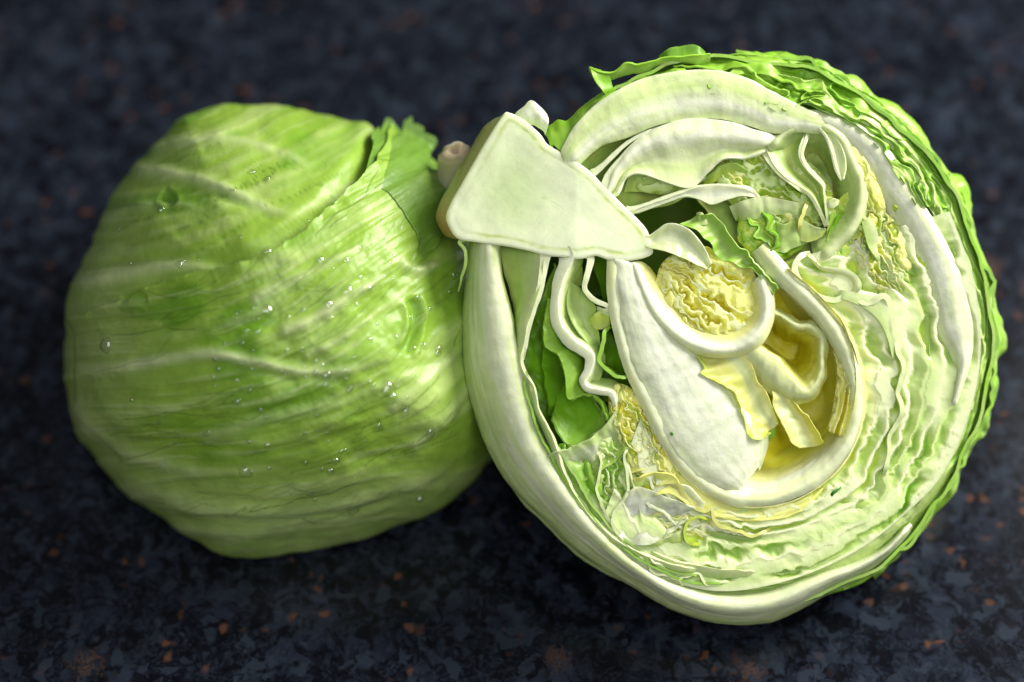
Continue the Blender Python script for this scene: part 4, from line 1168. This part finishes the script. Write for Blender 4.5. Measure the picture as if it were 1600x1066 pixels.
def to_w(V):
    return cam_to_world((V[:, 0] - W_PX / 2) * K, (V[:, 1] - H_PX / 2) * K, V[:, 2])


def ball():
    n1, n2 = 300, 380
    th = np.linspace(0.02, math.pi - 0.02, n1)[:, None] * np.ones((1, n2))
    ph = np.linspace(0, 2 * math.pi, n2, endpoint=False)[None, :] * np.ones((n1, 1))
    a = -np.cos(th); b = np.sin(th) * np.sin(ph); c = np.sin(th) * np.cos(ph)
    al = np.arctan2(b, a); rho = np.sqrt(a * a + b * b)
    ro = rout(al)
    x = LC[0] + np.cos(al) * rho * ro; y = LC[1] + np.sin(al) * rho * ro
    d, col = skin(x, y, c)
    de, se = seg_dist(x, y, "600 212, 585 252, 550 292, 510 330, 470 366, 430 393, 385 411, 330 424, 270 440", 60)
    d = d - 15 * np.exp(-(de / 19) ** 2) * sstep(1, 0.75, se) + 3.5 * np.exp(-((de - 34) / 14) ** 2) * sstep(1, 0.7, se)
    d = d * np.where(c < 0, np.clip(1 + c * 2, 0.2, 1), 1)
    x2 = x + a * d; y2 = y + b * d
    z = LZ - c * (LR + d) * K * LZ
    W = to_w(np.stack([x2.ravel(), y2.ravel(), z.ravel()], 1))
    W[:, 2] = np.maximum(W[:, 2], 0.0006)
    i = np.arange(n1 - 1)[:, None]; j = np.arange(n2)[None, :]
    A = (i * n2 + j).ravel(); B = (i * n2 + (j + 1) % n2).ravel()
    F = np.stack([A, B, B + n2, A + n2], 1)
    link('inner_leaf', W, F, M_OUT, LH, col.reshape(-1, 3), 'tight pale veined leaf wrapping the whole head')


ball()


def wrap(top, bot, hfun, n, m, name, label=None, dark=0.0, rag=0.0, tint=None, lift=3.0, thick=3.0):
    a, L1 = spline(pts(top), n); b, _ = spline(pts(bot), n)
    t = np.linspace(0, 1, m)
    t = t ** 1.25
    X = a[:, 0:1] * (1 - t) + b[:, 0:1] * t
    Y = a[:, 1:2] * (1 - t) + b[:, 1:2] * t
    if rag:
        s = np.linspace(0, L1, n)[:, None]
        k = np.exp(-t * 9)[None, :]
        X = X + rag * k * vnoise(s / 11, s * 0, seed=61); Y = Y + rag * k * (vnoise(s / 9, s * 0, seed=62) + 0.5 * vnoise(s / 4, s * 0, seed=63))
    x2, y2, z, c = dome(X, Y, 0)
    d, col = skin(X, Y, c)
    h = d + hfun(X, Y, t[None, :] * np.ones((n, 1)))
    x2, y2, z, c = dome(X, Y, h)
    if dark:
        col = col * (1 - dark) + np.array(tint or (0.10, 0.24, 0.03)) * dark
    V = np.stack([x2, y2, z], -1)
    # under side
    x3, y3, z3, _ = dome(X, Y, h - thick)
    U = np.stack([x3, y3, z3], -1)
    nm = n * m
    per = np.r_[[(i, 0) for i in range(n)], [(n - 1, j) for j in range(1, m)], [(i, m - 1) for i in range(n - 2, -1, -1)], [(0, j) for j in range(m - 2, 0, -1)]]
    ia = per[:, 0] * m + per[:, 1]; nx = np.roll(ia, -1)
    F = np.vstack([grid_faces(n, m), grid_faces(n, m, nm, True), np.stack([ia, ia + nm, nx + nm, nx], 1)])
    W = to_w(np.vstack([V.reshape(-1, 3), U.reshape(-1, 3)]))
    W[:, 2] = np.maximum(W[:, 2], 0.0008)
    link(name, W, F, M_OUT, LH, np.vstack([col.reshape(-1, 3)] * 2), label)


# big leaf lapping over the front, its free edge runs from the upper right down to the left
wrap("604 206, 588 250, 552 294, 510 332, 470 368, 430 396, 385 413, 330 426, 260 446, 190 474, 118 500",
     "752 420, 782 545, 782 655, 752 734, 665 802, 585 841, 500 861, 420 872, 340 868, 240 802, 112 660",
     lambda X, Y, t: 6.5 + 11.0 * np.exp(-t * 15) + 4.0 * np.exp(-t * 30) * vnoise(X / 22, Y / 22, seed=71) - 5.5 * sstep(330, 170, X) * 0.9 - 4 * sstep(0.85, 1.0, t),
     330, 250, 'outer_leaf', 'glossy green leaf lapping over the front with a free diagonal edge', rag=2.0)
# ragged dark green tip near the back right
wrap("578 232, 586 206, 598 198, 612 207, 628 203, 646 210, 656 222, 668 234, 674 256, 686 276, 684 306, 688 336, 680 368, 672 392",
     "560 300, 575 296, 588 300, 600 306, 610 316, 618 326, 626 336, 632 346, 640 356, 646 366, 650 376, 652 386, 654 396, 656 404",
     lambda X, Y, t: 14 - 5 * t + 7.0 * np.exp(-t * 3) * fbm(X / 26, Y / 26, seed=81),
     150, 60, 'frilly_leaf_tip', 'dark green ragged leaf tip beside the core', dark=0.62, rag=9.0)


def stump():
    n1, n2 = 26, 40
    V, C = [], []
    for i in range(n1):
        t = i / (n1 - 1)
        for j in range(n2):
            a = j / n2 * 2 * math.pi
            r = (24 - 5 * t) * (1 + 0.10 * math.sin(3 * a + t * 2) + 0.05 * math.sin(7 * a)) * (1.0 if 0 < i < n1 - 1 else 0.55)
            x = 716 - 20 * t + math.cos(a) * r * 1.2
            y = 236 + 105 * t + math.sin(a) * r * 0.7 - (3 if i == 0 else 0)
            z = LZ - 0.035 + 0.018 * t - math.sin(a + 0.9) * 0.006
            V.append((x, y, z)); C.append(mix(np.array((0.50, 0.40, 0.24)), np.array((0.62, 0.64, 0.42)), min(1, t * 2)))
    V.append((716, 250, LZ - 0.035)); C.append((0.46, 0.34, 0.2))
    V = np.array(V)
    W = to_w(V)
    i = np.arange(n1 - 1)[:, None]; j = np.arange(n2)[None, :]
    A = (i * n2 + j).ravel(); B = (i * n2 + (j + 1) % n2).ravel()
    F = [(a, b, b + n2, a + n2) for a, b in zip(A, B)]
    F += [(len(V) - 1, (k + 1) % n2, k, (k + n2 - 1) % n2) for k in range(0, n2, 2)]
    link('stem_end', W, F, M_CORE, LH, np.array(C), 'blurred brownish stem end behind the other core')


stump()


# ------------------------------------------------------------------ water drops
def sphere_tpl(nu=10, nv=7):
    v = []
    for i in range(nv):
        p = i / (nv - 1) * math.pi / 2 * 1.15
        for j in range(nu):
            a = j / nu * 2 * math.pi
            v.append((math.cos(a) * math.sin(p), math.sin(a) * math.sin(p), math.cos(p)))
    v = np.array(v)
    f = [(i * nu + j, i * nu + (j + 1) % nu, (i + 1) * nu + (j + 1) % nu, (i + 1) * nu + j) for i in range(nv - 1) for j in range(nu)]
    return v, np.array(f)


def drops(spots, centre_n, name, parent, label):
    tv, tf = sphere_tpl(14, 9)
    V, F = [], []
    for k, (p, nrm, r, sq, an) in enumerate(spots):
        nrm = nrm / np.linalg.norm(nrm)
        t1 = np.cross(nrm, [0.3, 0.9, 0.2]); t1 /= np.linalg.norm(t1)
        t2 = np.cross(nrm, t1)
        c_, s_ = math.cos(an), math.sin(an)
        e1 = t1 * c_ + t2 * s_; e2 = -t1 * s_ + t2 * c_
        wob = 1 + 0.12 * np.sin(3 * np.arctan2(tv[:, 1], tv[:, 0]) + k)
        w = p + (tv[:, 0:1] * wob[:, None] * e1 * sq + tv[:, 1:2] * wob[:, None] * e2) * r + tv[:, 2:3] * nrm * r * 0.75
        F.append(tf + len(V) * len(tv)); V.append(w)
    link(name, np.vstack(V), np.vstack(F), M_WATER, parent, None, label, kind='stuff')


def left_drops():
    r_ = np.random.RandomState(12)
    S = []
    fixed = [(600, 606, 9), (540, 457, 7), (385, 733, 7), (511, 478, 5), (552, 795, 6), (665, 672, 5), (508, 586, 5), (415, 486, 6), (398, 430, 4), (170, 540, 8), (590, 665, 4), (523, 717, 4), (680, 552, 4), (630, 640, 4), (372, 625, 4)]
    pool = [(a_, b_, r_c * 1.5) for a_, b_, r_c in fixed]
    while len(pool) < 230:
        x, y = r_.normal(470, 130), r_.normal(560, 130)
        if 180 < x < 720 and 230 < y < 830:
            pool.append((x, y, abs(r_.normal(0, 2.0)) + 1.7))
    for x, y, r in pool:
        X, Y = np.array([x]), np.array([y])
        d, _ = skin(X, Y, None)
        below = (y > np.interp(x, [118, 260, 385, 470, 552, 604], [500, 446, 413, 368, 294, 206]))
        extra = (5.5 * (1 - 0.9 * float(sstep(380, 200, x)))) if below else 0.0
        x2, y2, z, c = dome(X, Y, d + extra - 0.2)
        p = to_w(np.stack([x2, y2, z], 1))[0]
        cx, cy, cz = LC[0], LC[1], LZ
        cw = to_w(np.array([[cx, cy, cz]]))[0]
        S.append((p, p - cw, r * K * LZ, r_.uniform(0.8, 1.35), r_.uniform(0, 3)))
    drops(S, None, 'water_droplets', LH, 'clear water droplets beaded on the leaf skin')


left_drops()


def crumb(x, y, w, pts_, name, label):
    P0 = np.array(pts_, float)
    top = np.c_[P0 + [x, y], np.full(len(P0), w)]
    bot = top.copy(); bot[:, 2] += 3
    n = len(P0)
    V = np.vstack([top, bot, [[x, y, w - 1.2]]])
    F = [(i, (i + 1) % n, n + (i + 1) % n, n + i) for i in range(n)] + [(2 * n, (i + 1) % n, i, (i + n - 1) % n) for i in range(0, n, 2)]
    W = at(V)
    root = W.mean(0)
    o = link(name, W - root, F, M_OUT, None, np.tile(np.array((0.06, 0.24, 0.03)), (len(V), 1)), label, cat='leaf crumb')
    o.location = root


crumb(1306, 768, -12, [(-9, 5), (-6, 0), (0, -3), (9, -9), (8, -5), (2, 1), (-3, 5), (-6, 9)], 'leaf_crumb', 'small dark green sliver lying on the pale ring below the heart')
crumb(1050, 678, -12, [(-3, 0), (-2, -2), (0, -3), (2, -2), (3, 0), (2, 2), (0, 3), (-2, 2)], 'leaf_crumb', 'tiny round green speck on the white leaf left of the heart')
